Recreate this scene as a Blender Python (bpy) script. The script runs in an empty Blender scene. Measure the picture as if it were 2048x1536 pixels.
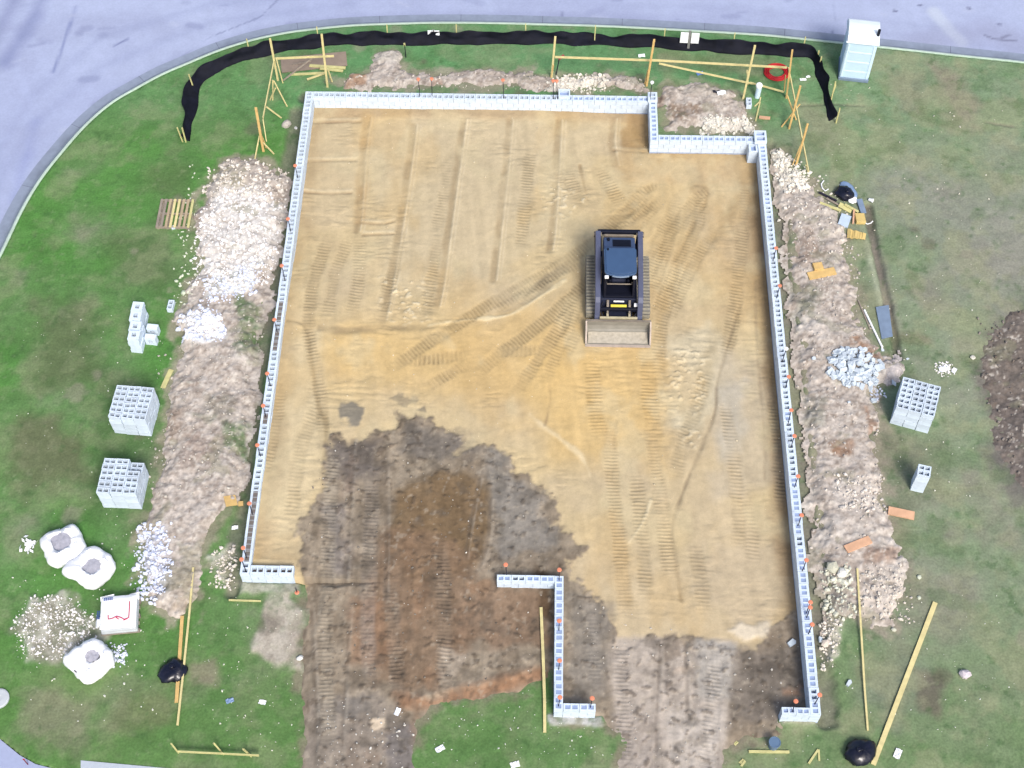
import bpy, math, random
import numpy as np
from mathutils import Vector, Matrix

random.seed(7); RNG = np.random.default_rng(7)
SC = bpy.context.scene
COL = SC.collection

# ------------------------------------------------------------------ camera
CAM_H = 40.0
FPX = 2939.9                                  # focal length for a 2048 px wide frame
PITCH, ROLL, YAW = math.radians(56.807), math.radians(-0.2836), math.radians(-1.5256)
cy_, sy_ = math.cos(YAW), math.sin(YAW)
F_ = Vector((sy_*math.cos(PITCH), cy_*math.cos(PITCH), -math.sin(PITCH)))
R0 = Vector((cy_, -sy_, 0)); U0 = R0.cross(F_)
R_ = R0*math.cos(ROLL) + U0*math.sin(ROLL)
U_ = -R0*math.sin(ROLL) + U0*math.cos(ROLL)
cam_d = bpy.data.cameras.new('camera'); cam = bpy.data.objects.new('camera', cam_d); COL.objects.link(cam)
cam_d.sensor_width = 36.0; cam_d.lens = FPX/2048*36.0; cam_d.clip_start = 0.5; cam_d.clip_end = 4000
cam.matrix_world = Matrix(((R_.x, U_.x, -F_.x, 0), (R_.y, U_.y, -F_.y, 0), (R_.z, U_.z, -F_.z, CAM_H), (0, 0, 0, 1)))
SC.camera = cam

# ------------------------------------------------------------------ light: overcast daylight
SUN_EL, SUN_AZ = math.radians(47), math.radians(158)      # azimuth measured clockwise from +Y
w = bpy.data.worlds.new('World'); SC.world = w; w.use_nodes = True
nt = w.node_tree; bg = nt.nodes['Background']
sky = nt.nodes.new('ShaderNodeTexSky'); sky.sky_type = 'NISHITA'; sky.sun_disc = False
sky.sun_elevation = SUN_EL; sky.sun_rotation = SUN_AZ; sky.dust_density = 4.0; sky.air_density = 1.0; sky.ozone_density = 1.0
nt.links.new(sky.outputs[0], bg.inputs[0]); bg.inputs[1].default_value = 0.13
sd = bpy.data.lights.new('sun', 'SUN'); sd.energy = 2.1; sd.angle = math.radians(18); sd.color = (1.0, 0.96, 0.9)
so = bpy.data.objects.new('sun', sd); COL.objects.link(so)
dirv = Vector((math.sin(SUN_AZ)*math.cos(SUN_EL), math.cos(SUN_AZ)*math.cos(SUN_EL), math.sin(SUN_EL)))
so.rotation_euler = dirv.to_track_quat('Z', 'Y').to_euler(); so.location = (0, 0, 60)
SC.view_settings.view_transform = 'Standard'; SC.view_settings.look = 'None'
SC.view_settings.gamma = 1.0; SC.view_settings.exposure = 0.5
SC.cycles.max_bounces = 6

# ------------------------------------------------------------------ helpers: points, colour, noise
def at(px, py, z=0.0):
    """point of the site seen at a photograph pixel, at height z"""
    d = R_*(px-1024.0) + U_*(768.0-py) + F_*FPX
    t = (z-CAM_H)/d.z
    return Vector((d.x*t, d.y*t, z))
def at_x(px, py, base):
    """height of the vertical line over base that is seen nearest to a pixel"""
    d = (R_*(px-1024.0) + U_*(768.0-py) + F_*FPX).normalized()
    o = Vector((0, 0, CAM_H)); u = Vector((0, 0, 1)); w0 = o-base
    b = d.z; dd = d.dot(w0); e = w0.z
    den = 1-b*b
    return (e - b*dd)/den + base.z
K = np.array((1.52, 1.51, 1.57))               # daylight on a level white surface, after exposure
def lin(c):
    c = np.asarray(c, float)/255.0
    return np.where(c <= .04045, c/12.92, ((c+.055)/1.055)**2.4)
def S(r, g, b):
    return np.clip(lin((r, g, b))/K, 0.004, 0.9)
def T(r, g, b):
    """soil colours: paler and greyer than first noted from the photograph"""
    l = .35*r+.5*g+.15*b
    return S(*[min(254, l+(v-l)*.64+17) for v in (r, g, b)])
def S4(r, g, b): return tuple(S(r, g, b)) + (1.0,)

def _h(ix, iy, seed):
    h = (ix.astype(np.int64)*374761393 + iy.astype(np.int64)*668265263 + seed*1442695041) & 0xffffffff
    h = ((h ^ (h >> 13))*1274126177) & 0xffffffff
    h = h ^ (h >> 16)
    return (h & 0xffff)/65535.0
def vn(x, y, seed=0):
    ix = np.floor(x); iy = np.floor(y); fx = x-ix; fy = y-iy
    fx = fx*fx*(3-2*fx); fy = fy*fy*(3-2*fy)
    ix = ix.astype(np.int64); iy = iy.astype(np.int64)
    a = _h(ix, iy, seed); b = _h(ix+1, iy, seed); c = _h(ix, iy+1, seed); d = _h(ix+1, iy+1, seed)
    return (a*(1-fx)+b*fx)*(1-fy) + (c*(1-fx)+d*fx)*fy
def fb(x, y, scale, octv=4, seed=0, gain=.5):
    s = np.zeros(np.shape(x)); a = 1.0; t = 0; f = 1.0/scale
    for i in range(octv):
        cx, sx = math.cos(.6*i+.3), math.sin(.6*i+.3)
        s += a*vn((x*cx-y*sx)*f+17.3*i, (x*sx+y*cx)*f-9.1*i, seed+31*i); t += a; a *= gain; f *= 2.03
    return s/t
def ss(a, b, x):
    t = np.clip((x-a)/(b-a), 0, 1); return t*t*(3-2*t)
def poly_sd(X, Y, P):
    d2 = np.full(X.shape, 1e9); ins = np.zeros(X.shape, bool); n = len(P)
    for i in range(n):
        ax, ay = P[i]; bx, by = P[(i+1) % n]
        ex, ey = bx-ax, by-ay; L = ex*ex+ey*ey+1e-12
        t = np.clip(((X-ax)*ex+(Y-ay)*ey)/L, 0, 1)
        d2 = np.minimum(d2, (X-ax-t*ex)**2+(Y-ay-t*ey)**2)
        c = ((ay > Y) != (by > Y))
        xi = ax + (Y-ay)*ex/(ey if abs(ey) > 1e-12 else 1e-12)
        ins ^= c & (X < xi)
    d = np.sqrt(d2)
    return np.where(ins, d, -d)
def line_sd(X, Y, P):
    best = np.full(X.shape, 1e9); S_ = np.zeros(X.shape); Lt = np.zeros(X.shape); acc = 0
    for i in range(len(P)-1):
        ax, ay = P[i]; bx, by = P[i+1]; ex, ey = bx-ax, by-ay; L = math.hypot(ex, ey)+1e-9
        t = np.clip(((X-ax)*ex+(Y-ay)*ey)/(L*L), 0, 1)
        d = np.hypot(X-ax-t*ex, Y-ay-t*ey); m = d < best
        best = np.where(m, d, best); S_ = np.where(m, acc+t*L, S_)
        Lt = np.where(m, ((X-ax)*ey-(Y-ay)*ex)/L, Lt); acc += L
    return best, S_, Lt, acc
def W(pts, z=0.0):
    return [tuple(at(x, y, z)[:2]) for x, y in pts]
def smooth_path(P, n=6):
    P = [np.array(p, float) for p in P]; out = []
    for i in range(len(P)-1):
        p0 = P[max(i-1, 0)]; p1 = P[i]; p2 = P[i+1]; p3 = P[min(i+2, len(P)-1)]
        for k in range(n):
            t = k/n
            out.append(.5*((2*p1)+(-p0+p2)*t+(2*p0-5*p1+4*p2-p3)*t*t+(-p0+3*p1-3*p2+p3)*t**3))
    out.append(P[-1]); return [tuple(o) for o in out]

# ------------------------------------------------------------------ helpers: objects
def tag(o, label=None, cat=None, group=None, kind=None):
    if label: o['label'] = label
    if cat: o['category'] = cat
    if group: o['group'] = group
    if kind: o['kind'] = kind
    return o
def thing(name, label, cat, loc=(0, 0, 0), rz=0.0, group=None):
    o = bpy.data.objects.new(name, None); COL.objects.link(o); o.empty_display_size = .3
    o.location = loc; o.rotation_euler = (0, 0, rz)
    return tag(o, label, cat, group)

class MB:
    """collects shapes for ONE mesh object"""
    def __init__(s): s.v = []; s.f = []; s.m = []; s.c = []; s.cur = 0; s.col = (1, 1, 1)
    def add(s, vs, fs):
        o = len(s.v); s.v += [tuple(map(float, v)) for v in vs]; s.c += [s.col]*len(vs)
        for f in fs: s.f.append(tuple(o+i for i in f)); s.m.append(s.cur)
    def obox(s, c, ax, ay, az):
        c = Vector(c); ax = Vector(ax); ay = Vector(ay); az = Vector(az)
        vs = [c+ax*i+ay*j+az*k for k in (-1, 1) for j in (-1, 1) for i in (-1, 1)]
        s.add(vs, [(0, 2, 3, 1), (4, 5, 7, 6), (0, 1, 5, 4), (2, 6, 7, 3), (0, 4, 6, 2), (1, 3, 7, 5)])
    def box(s, c, size, rz=0.0):
        ca, sa = math.cos(rz), math.sin(rz)
        s.obox(c, (ca*size[0]/2, sa*size[0]/2, 0), (-sa*size[1]/2, ca*size[1]/2, 0), (0, 0, size[2]/2))
    def bar(s, a, b, w, h, up=(0, 0, 1)):
        a = Vector(a); b = Vector(b); d = (b-a); L = d.length; d.normalize()
        sd_ = d.cross(Vector(up))
        if sd_.length < .05: sd_ = d.cross(Vector((0, 1, 0)))
        sd_.normalize(); u = sd_.cross(d)
        s.obox((a+b)/2, d*L/2, sd_*w/2, u*h/2)
    def tube(s, pts, r, n=8, cap=True):
        pts = [Vector(p) for p in pts]; rings = []
        rr = r if hasattr(r, '__len__') else [r]*len(pts)
        ref = Vector((0, 0, 1)); vs = []
        for i, p in enumerate(pts):
            d = (pts[min(i+1, len(pts)-1)]-pts[max(i-1, 0)]).normalized()
            a = d.cross(ref)
            if a.length < .1: a = d.cross(Vector((1, 0, 0)))
            a.normalize(); b = a.cross(d)
            for k in range(n):
                t = 2*math.pi*k/n; vs.append(p+a*math.cos(t)*rr[i]+b*math.sin(t)*rr[i])
        fs = [(i*n+k, i*n+(k+1) % n, (i+1)*n+(k+1) % n, (i+1)*n+k) for i in range(len(pts)-1) for k in range(n)]
        if cap: fs += [tuple(range(n))[::-1], tuple(range((len(pts)-1)*n, len(pts)*n))]
        s.add(vs, fs)
    def prism(s, prof, axis, a, b):
        """profile of (y,z) pairs extruded along x from a to b (axis 'x'), or (x,y) along z"""
        n = len(prof)
        if axis == 'x': vs = [(a, y, z) for y, z in prof]+[(b, y, z) for y, z in prof]
        else: vs = [(x, y, a) for x, y in prof]+[(x, y, b) for x, y in prof]
        s.add(vs, [tuple(range(n))[::-1], tuple(range(n, 2*n))]+[(i, (i+1) % n, n+(i+1) % n, n+i) for i in range(n)])
    def lathe(s, prof, c=(0, 0, 0), n=20, sq=0.0, wob=0.0, rz=0.0, seed=1):
        vs = []; rnd = random.Random(seed); ph = [rnd.uniform(0, 6.3) for _ in range(4)]
        for j, (r, z) in enumerate(prof):
            for k in range(n):
                t = 2*math.pi*k/n
                q = 1.0
                if sq: q = 1.0/((abs(math.cos(t))**(2+sq*6)+abs(math.sin(t))**(2+sq*6))**(1/(2+sq*6)))
                wv = 1+wob*(math.sin(3*t+ph[0]+z*3)+.6*math.sin(7*t+ph[1]-z*5)+.5*math.sin(13*t+ph[2]))
                vs.append((c[0]+r*q*wv*math.cos(t+rz), c[1]+r*q*wv*math.sin(t+rz), c[2]+z))
        m = len(prof)
        s.add(vs, [(j*n+k, j*n+(k+1) % n, (j+1)*n+(k+1) % n, (j+1)*n+k) for j in range(m-1) for k in range(n)]+[tuple(range(n))[::-1], tuple(range((m-1)*n, m*n))])
    def build(s, name, mats, parent=None, origin=(0, 0, 0), smooth=False, bevel=0.0, colattr=False):
        me = bpy.data.meshes.new(name); o_ = Vector(origin)
        me.from_pydata([Vector(v)-o_ for v in s.v], [], s.f)
        if not isinstance(mats, (list, tuple)): mats = [mats]
        for m in mats: me.materials.append(m)
        if len(mats) > 1: me.polygons.foreach_set('material_index', s.m)
        if colattr:
            a = me.color_attributes.new('Col', 'FLOAT_COLOR', 'POINT')
            c = np.ones((len(s.v), 4)); c[:, :3] = np.array(s.c); a.data.foreach_set('color', c.ravel())
        if smooth: me.polygons.foreach_set('use_smooth', [True]*len(s.f))
        me.update()
        ob = bpy.data.objects.new(name, me); COL.objects.link(ob)
        if parent: ob.parent = parent
        else: ob.location = o_
        if bevel:
            b = ob.modifiers.new('bevel', 'BEVEL'); b.width = bevel; b.segments = 2; b.limit_method = 'ANGLE'
        return ob

def np_mesh(name, V, Fq, C, mat_, smooth=True):
    me = bpy.data.meshes.new(name); n = len(V); k = Fq.shape[1]
    me.vertices.add(n); me.vertices.foreach_set('co', V.astype(np.float32).ravel())
    me.loops.add(Fq.size); me.loops.foreach_set('vertex_index', Fq.astype(np.int32).ravel())
    me.polygons.add(len(Fq)); me.polygons.foreach_set('loop_start', np.arange(0, Fq.size, k, dtype=np.int32))
    me.polygons.foreach_set('loop_total', np.full(len(Fq), k, np.int32))
    me.polygons.foreach_set('use_smooth', np.full(len(Fq), smooth))
    me.update(calc_edges=True)
    a = me.color_attributes.new('Col', 'FLOAT_COLOR', 'POINT')
    c = np.ones((n, 4), np.float32); c[:, :3] = C; a.data.foreach_set('color', c.ravel())
    me.materials.append(mat_)
    ob = bpy.data.objects.new(name, me); COL.objects.link(ob); return ob

class Grid:
    def __init__(s, x0, x1, y0, y1, d):
        s.x = np.arange(x0, x1+d/2, d); s.y = np.arange(y0, y1+d/2, d); s.d = d
        s.X, s.Y = np.meshgrid(s.x, s.y); s.Z = np.zeros(s.X.shape); s.C = np.zeros(s.X.shape+(3,))
    def sl(s, P, m):
        xs = [p[0] for p in P]; ys = [p[1] for p in P]
        i0, i1 = np.searchsorted(s.x, [min(xs)-m, max(xs)+m]); j0, j1 = np.searchsorted(s.y, [min(ys)-m, max(ys)+m])
        return (slice(j0, j1), slice(i0, i1))
    def poly(s, P, feather=.1, amp=0., sc=1., seed=1, octv=3):
        q = s.sl(P, feather+amp+.05); X = s.X[q]; Y = s.Y[q]
        if X.size == 0: return q, X
        d = poly_sd(X, Y, P)
        if amp: d = d + amp*2*(fb(X, Y, sc, octv, seed)-.5)
        return q, ss(-feather, feather, d)
    def stroke(s, P, wd, feather=.05, amp=0., sc=.6, seed=1):
        q = s.sl(P, wd+feather+amp+.05); X = s.X[q]; Y = s.Y[q]
        if X.size == 0: return q, X, X, X
        d, S_, Lt, L = line_sd(X, Y, P)
        dd = d + (amp*2*(fb(X, Y, sc, 3, seed)-.5) if amp else 0)
        return q, ss(wd/2+feather, wd/2-feather, dd), S_, Lt
    def mix(s, q, m, c, a=1.0):
        m = (m*a)[..., None]; s.C[q] = s.C[q]*(1-m)+np.asarray(c)*m
    def mul(s, q, m, f):
        s.C[q] = s.C[q]*(1-m[..., None]*(1-np.asarray(f)))
    def mesh(s, name, mat_, keep=None, ring=None, ringcol=(.1, .1, .1), ringz=-.3):
        ny, nx = s.X.shape
        idx = np.arange(ny*nx).reshape(ny, nx)
        F = np.stack([idx[:-1, :-1], idx[:-1, 1:], idx[1:, 1:], idx[1:, :-1]], -1).reshape(-1, 4)
        V = np.stack([s.X, s.Y, s.Z], -1).reshape(-1, 3); C = s.C.reshape(-1, 3)
        if keep is not None:
            k = keep.ravel(); F = F[k[F].any(1)]
            used = np.zeros(len(V), bool); used[F.ravel()] = True
            mp = np.cumsum(used)-1; V = V[used]; C = C[used]; F = mp[F]
        if ring:
            b = len(V); R = ring
            out = np.array([(-R, -R, ringz), (R, -R, ringz), (R, R, ringz), (-R, R, ringz)], float)
            cor = [idx[0, 0], idx[0, -1], idx[-1, -1], idx[-1, 0]]
            V = np.vstack([V, out]); C = np.vstack([C, np.tile(ringcol, (4, 1))])
            F = np.vstack([F, np.array([(b+i, b+(i+1) % 4, cor[(i+1) % 4], cor[i]) for i in range(4)])])
        return np_mesh(name, V, F, C, mat_)
    def zat(s, x, y):
        i = int(round((x-s.x[0])/s.d)); j = int(round((y-s.y[0])/s.d))
        if 0 <= i < len(s.x) and 0 <= j < len(s.y): return float(s.Z[j, i])
        return None

# ------------------------------------------------------------------ materials
def new_mat(name):
    m = bpy.data.materials.new(name); m.use_nodes = True
    return m, m.node_tree, m.node_tree.nodes['Principled BSDF']
def mat(name, rgb, rough=.7, var=.15, scale=8.0, metal=0.0, spec=.3, bump=0.0, stretch=None, attr=False):
    m, t, p = new_mat(name); n = t.nodes; L = t.links
    p.inputs['Roughness'].default_value = rough; p.inputs['Metallic'].default_value = metal
    p.inputs['Specular IOR Level'].default_value = spec
    tc = n.new('ShaderNodeTexCoord'); src = tc.outputs['Object']
    if stretch:
        mp = n.new('ShaderNodeMapping'); mp.inputs['Scale'].default_value = stretch; L.new(src, mp.inputs[0]); src = mp.outputs[0]
    nz = n.new('ShaderNodeTexNoise'); nz.inputs['Scale'].default_value = scale; nz.inputs['Detail'].default_value = 5
    L.new(src, nz.inputs['Vector'])
    mr = n.new('ShaderNodeMapRange'); mr.inputs[1].default_value = .3; mr.inputs[2].default_value = .7
    mr.inputs[3].default_value = 1-var; mr.inputs[4].default_value = 1+var; L.new(nz.outputs[0], mr.inputs[0])
    mx = n.new('ShaderNodeVectorMath'); mx.operation = 'SCALE'
    if attr:
        a = n.new('ShaderNodeAttribute'); a.attribute_name = 'Col'; L.new(a.outputs['Color'], mx.inputs[0])
    else: mx.inputs[0].default_value = tuple(rgb)
    L.new(mr.outputs[0], mx.inputs['Scale']); L.new(mx.outputs[0], p.inputs['Base Color'])
    if bump:
        b = n.new('ShaderNodeBump'); b.inputs['Strength'].default_value = bump; b.inputs['Distance'].default_value = .02
        L.new(nz.outputs[0], b.inputs['Height']); L.new(b.outputs[0], p.inputs['Normal'])
    return m
M = {}
M['ground'] = mat('grass_and_soil', (1, 1, 1), .95, .15, 14, spec=.1, bump=.4, attr=True)
M['soil'] = mat('sand_and_soil', (1, 1, 1), .97, .05, 22, spec=.05, bump=.25, attr=True)
M['spoil'] = mat('dug_soil', (1, 1, 1), .97, .16, 11, spec=.05, bump=.45, attr=True)
M['road'] = mat('road_concrete', (1, 1, 1), .9, .045, 12, spec=.2, attr=True)
M['kerb'] = mat('kerb_concrete', (1, 1, 1), .85, .08, 5, spec=.2, attr=True)
M['block'] = mat('grey_block', S(206, 224, 250), .9, .07, 9, spec=.15, bump=.2)
M['blockc'] = mat('grey_block_wall', (1, 1, 1), .9, .07, 7, spec=.15, bump=.2, attr=True)
M['grout'] = mat('grout', S(176, 192, 225), .95, .12, 12, spec=.1)
M['rock'] = mat('limestone', (1, 1, 1), .9, .12, 20, spec=.1, attr=True)
M['lumber'] = mat('fresh_lumber', S(244, 230, 172), .75, .12, 6, spec=.15, stretch=(1, 1, 1))
M['lumber_orange'] = mat('orange_lumber', S(242, 204, 138), .75, .12, 6, spec=.15)
M['lumber_pale'] = mat('pale_lumber', S(226, 220, 160), .75, .12, 6, spec=.15)
M['lumber_grey'] = mat('weathered_lumber', S(172, 160, 150), .85, .15, 5, spec=.1)
M['lumber_pink'] = mat('pinkish_lumber', S(240, 192, 160), .8, .12, 5, spec=.1)
M['ply'] = mat('weathered_plywood', S(166, 150, 138), .85, .12, 3, spec=.1)
M['black_fabric'] = mat('black_silt_fabric', S(24, 26, 40), .72, .35, 3, spec=.15)
M['black_bag'] = mat('black_plastic', S(26, 28, 48), .28, .3, 4, spec=.5)
M['white_bag'] = mat('white_woven_bag', (.86, .87, .89), .7, .02, 6, spec=.2, bump=.06)
M['white'] = mat('white_plastic', (.82, .84, .87), .5, .03, 4, spec=.3)
M['sand_fill'] = mat('grey_fill', S(196, 196, 212), .95, .12, 16, spec=.05)
M['toilet'] = mat('pale_blue_plastic', (.50, .66, .80), .5, .04, 3, spec=.35)
M['toilet_rib'] = mat('pale_blue_plastic_light', (.58, .72, .84), .5, .03, 3, spec=.35)
M['roofw'] = mat('translucent_white_roof', (.72, .80, .86), .5, .03, 3, spec=.3)
M['dark'] = mat('dark_steel', S(22, 26, 44), .5, .15, 5, spec=.3)
M['arm'] = mat('slate_paint', S(94, 100, 130), .5, .1, 4, spec=.35)
M['cabroof'] = mat('blue_slate_roof', S(76, 104, 146), .35, .06, 3, spec=.35)
M['hood'] = mat('hood_paint', S(76, 94, 132), .45, .06, 3, spec=.35)
M['body'] = mat('body_paint', S(42, 48, 72), .5, .12, 4, spec=.3)
M['glass'] = mat('dark_glass', S(14, 18, 36), .12, .1, 3, spec=.5)
M['rubber'] = mat('track_rubber', S(136, 134, 130), .85, .2, 6, spec=.15)
M['lug'] = mat('track_lug', S(172, 166, 152), .9, .2, 9, spec=.1)
M['steel'] = mat('worn_steel', S(150, 140, 130), .6, .18, 4, spec=.3)
M['bucket'] = mat('bucket_steel', S(164, 160, 152), .7, .14, 3, spec=.25)
M['bucketedge'] = mat('bucket_edge', S(206, 190, 180), .6, .12, 6, spec=.3)
M['cream'] = mat('cream_coupler', S(208, 198, 168), .6, .1, 5, spec=.3)
M['yellow'] = mat('yellow_plate', S(232, 214, 60), .5, .06, 5, spec=.3)
M['orange'] = mat('orange_cap', S(255, 160, 128), .5, .05, 5, spec=.3)
M['red'] = mat('red_tube', S(214, 44, 54), .45, .1, 5, spec=.4)
M['pink'] = mat('pink_strap', S(226, 30, 90), .6, .1, 5, spec=.2)
M['bluemark'] = mat('blue_print', S(70, 96, 176), .7, .15, 20, spec=.1)
M['rebar'] = mat('rusty_bar', S(52, 48, 66), .7, .2, 20, spec=.2)
M['bluegrey'] = mat('blue_grey_sheet', S(140, 160, 190), .6, .12, 4, spec=.3)
M['blue'] = mat('blue_plastic', S(112, 140, 176), .5, .06, 4, spec=.3)
M['bluelit'] = mat('bright_blue_plastic', S(120, 160, 235), .5, .06, 4, spec=.3)
M['wood_post'] = mat('grey_post', S(150, 150, 150), .8, .1, 6, spec=.1)
M['cardboard'] = mat('cardboard', S(236, 208, 140), .85, .08, 4, spec=.1)
M['mortarbox'] = mat('white_wrap', (.84, .86, .88), .45, .02, 4, spec=.4)
M['wrapside'] = mat('grey_wrap', S(216, 222, 232), .5, .06, 4, spec=.3)
M['sheet_blue'] = mat('blue_grey_film', S(150, 178, 222), .35, .15, 4, spec=.4)

#@@SITE
# ================================================================== TERRAIN
XL, XR, YB, YS, XS, YF = -8.58, 8.19, 38.50, 36.60, 4.34, 14.95     # outer faces of the block walls
TW = 0.29                                                          # wall thickness
ZT = 0.60                                                          # wall top
HOUSE = [(XL+.12, 18.95), (XL+.12, YB-.12), (XS-.12, YB-.12), (XS-.12, YS-.12), (XR-.12, YS-.12), (XR-.12, YF+.1), (.85, YF+.1), (.85, 18.95)]
KERB = W([(-260, 1100), (-170, 860), (-95, 690), (-45, 596), (3, 509), (44, 424), (80, 363), (120, 311), (171, 253), (222, 208.5), (273, 178), (325, 150), (376, 128), (434, 104), (496, 84), (547, 72), (601.5, 63), (697, 53), (790, 49), (884, 47), (1000, 48), (1113, 51), (1200, 53.5), (1297, 58), (1402, 64), (1519, 71), (1592, 78), (1669, 86), (1775, 97), (1921, 113), (2045, 126), (2200, 145), (2500, 185)])
KERB = smooth_path(KERB, 5)
ROADPOLY = KERB + [(60, 44), (60, 75), (-70, 75), (-70, 20), (KERB[0][0]-1, KERB[0][1]-6)]
CORNER = W([(-60, 1432), (0, 1478), (38, 1509), (70, 1527), (105, 1536), (150, 1560), (190, 1620), (-200, 1640)])
SLAB = [at(162, 1521.5), at(430, 1546), at(430, 1640), at(162, 1640)]

def zfill_pts():
    return [(-7, 38.3, .0), (0, 38.3, .02), (3.5, 38.3, -.1), (6, 36.3, -.06), (-8.3, 33.5, .03), (-8.2, 28, .3), (-8.2, 22, .44), (-7.6, 19.3, .40),
            (7.9, 33, -.12), (7.9, 27, -.14), (7.9, 21, -.12), (7.9, 17, -.1), (0, 33, .08), (0, 28, .16), (4, 24, .06), (-3, 24, .2), (-4, 19.5, .22),
            (0, 19.6, .18), (3, 19, .1), (-4, 16, .05), (-.6, 17, .02), (2, 16, -.02), (5, 15, -.02), (-4, 12, .03), (4, 12, .03), (-6.6, 17, .04)]
def zfill(X, Y):
    num = np.zeros(np.shape(X)); den = np.zeros(np.shape(X))
    for x, y, z in zfill_pts():
        w_ = 1.0/((X-x)**2+(Y-y)**2+.8)**1.5; num = num + w_*z; den = den + w_
    return num/den
def ats(px, py):
    z = .1
    for _ in range(4):
        p = at(px, py, z); z = float(zfill(np.array(p.x), np.array(p.y)))
    return at(px, py, z)
def WS(pts): return [tuple(ats(x, y)[:2]) for x, y in pts]

# front soil outline (photograph corners of the bare ground in front of the house)
FRONT = W([(600, 1150), (612, 1200), (606, 1260), (598, 1340), (612, 1440), (604, 1580), (838, 1580), (832, 1440), (862, 1417), (950, 1402), (1040, 1380), (1092, 1352), (1112, 1300), (1112, 1440), (1150, 1444), (1204, 1434), (1218, 1452), (1240, 1484), (1226, 1580), (1446, 1580), (1448, 1502), (1486, 1482), (1562, 1470), (1572, 1432), (1640, 1380), (1600, 1100), (1100, 1100)])

# outlines of the dug-soil banks
BANK_LEFT = [(440, 320), (510, 313), (560, 332), (574, 350), (572, 400), (560, 470), (548, 540), (530, 600), (516, 680), (512, 760), (500, 860), (486, 960), (470, 1000), (440, 1060), (425, 1100), (405, 1130), (392, 1200), (365, 1250), (330, 1225), (292, 1195), (278, 1130), (282, 1060), (304, 990), (322, 930), (324, 870), (346, 760), (356, 690), (344, 640), (368, 580), (396, 520), (388, 450), (404, 370)]
BANK_REAR = [(680, 152), (720, 142), (752, 128), (760, 106), (782, 102), (800, 112), (812, 138), (860, 141), (920, 140), (1000, 138), (1060, 144), (1110, 152), (1180, 146), (1240, 153), (1292, 164), (1298, 181), (1200, 184), (1000, 180), (690, 179), (672, 165)]
HEAP_NOTCH = [(1318, 172), (1340, 165), (1385, 163), (1430, 172), (1462, 182), (1482, 206), (1500, 235), (1512, 262), (1505, 272), (1400, 266), (1328, 264), (1320, 230)]
BANK_RIGHT = [(1542, 302), (1560, 296), (1590, 330), (1622, 366), (1650, 384), (1672, 420), (1690, 450), (1690, 480), (1705, 540), (1720, 600), (1724, 650), (1758, 700), (1800, 722), (1812, 745), (1785, 775), (1768, 800), (1758, 830), (1768, 900), (1774, 1000), (1798, 1060), (1812, 1120), (1814, 1190), (1788, 1250), (1742, 1256), (1700, 1226), (1668, 1240), (1648, 1262), (1640, 1180), (1630, 1050), (1618, 900), (1602, 760), (1582, 560), (1562, 400)]

# ---------------- ground sheet
G = Grid(-24, 23, 10.5, 47.5, .055)
X, Y = G.X, G.Y
n1 = fb(X, Y, 5.0, 4, 3); n2 = fb(X, Y, 1.3, 4, 9); n3 = fb(X, Y, .35, 3, 14); n4 = fb(X, Y, .12, 2, 18)
gl = S(84, 132, 66); gl2 = S(111, 147, 93); gr_ = S(124, 148, 110); gr2 = S(150, 154, 138); dirt = S(146, 140, 128)
rt = ss(-3, 11, X)[..., None]
base = (gl*(1-n2[..., None]) + gl2*n2[..., None])*(1-rt) + (gr_*(1-n2[..., None])+gr2*n2[..., None])*rt
G.C[:] = base
bare = ss(.55, .72, n1*.55+n2*.45 + .05*(rt[..., 0]))
G.mix(np.s_[:, :], bare*.55, dirt)
lush = ss(.52, .7, fb(X, Y, 3.2, 4, 77))
G.mix(np.s_[:, :], lush*(.55-.25*rt[..., 0]), S(84, 146, 62)*(1-rt)+S(108, 150, 88)*rt)
front_grass = ss(20, 15, Y)
G.mix(np.s_[:, :], front_grass*.45, S(98, 132, 74))
G.mix(np.s_[:, :], ss(36.5, 39, Y)*(.4+.5*ss(-12, -8, X))*(1-.6*ss(8, 13, X)), S(100, 152, 100))
# bare and tilled patches
DK = S(128, 120, 116)
def gp(px, c, a=.8, feather=.4, amp=.5, sc=1.2, seed=1, z=0):
    q, m = G.poly(W(px, z), feather, amp, sc, seed, 4); G.mix(q, m, c, a)
gp([(1985, 640), (1950, 720), (1975, 800), (1990, 900), (2030, 960), (2120, 1000), (2120, 600), (2030, 610)], DK, .9, .35, .7, 1.0, 5)
gp([(1990, 800), (1970, 900), (2030, 1000), (2120, 1050), (2120, 800)], S(112, 105, 106), .6, .3, .7, .8, 6)
gp([(1740, 330), (2070, 380), (2070, 640), (1900, 600), (1830, 470)], S(150, 150, 142), .6, .8, 1.0, 2.0, 8)
gp([(1860, 130), (1920, 140), (1960, 260), (1900, 250)], S(150, 138, 124), .75, .4, .6, 1.0, 10)
gp([(1790, 140), (1840, 150), (1850, 230), (1800, 220)], S(138, 136, 118), .6, .4, .6, 1.0, 11)
gp([(1600, 210), (1690, 220), (1660, 300), (1600, 300)], S(132, 138, 118), .7, .5, .5, 1.0, 12)
gp([(1310, 100), (1560, 108), (1560, 150), (1310, 135)], S(124, 134, 100), .7, .3, .4, .8, 13)
gp([(540, 118), (680, 100), (700, 112), (560, 150)], S(118, 128, 96), .5, .3, .3, .8, 14)
gp([(220, 480), (330, 470), (350, 560), (250, 570)], S(100, 116, 80), .6, .6, .5, 1.0, 15)
gp([(60, 620), (190, 600), (200, 760), (80, 780)], S(106, 108, 84), .6, .6, .7, 1.0, 16)
gp([(40, 840), (180, 860), (190, 960), (60, 980), (20, 900)], S(112, 108, 88), .7, .5, .7, 1.0, 17)
gp([(300, 330), (380, 340), (370, 420), (290, 390)], S(100, 112, 78), .55, .5, .6, 1.0, 18)
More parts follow.
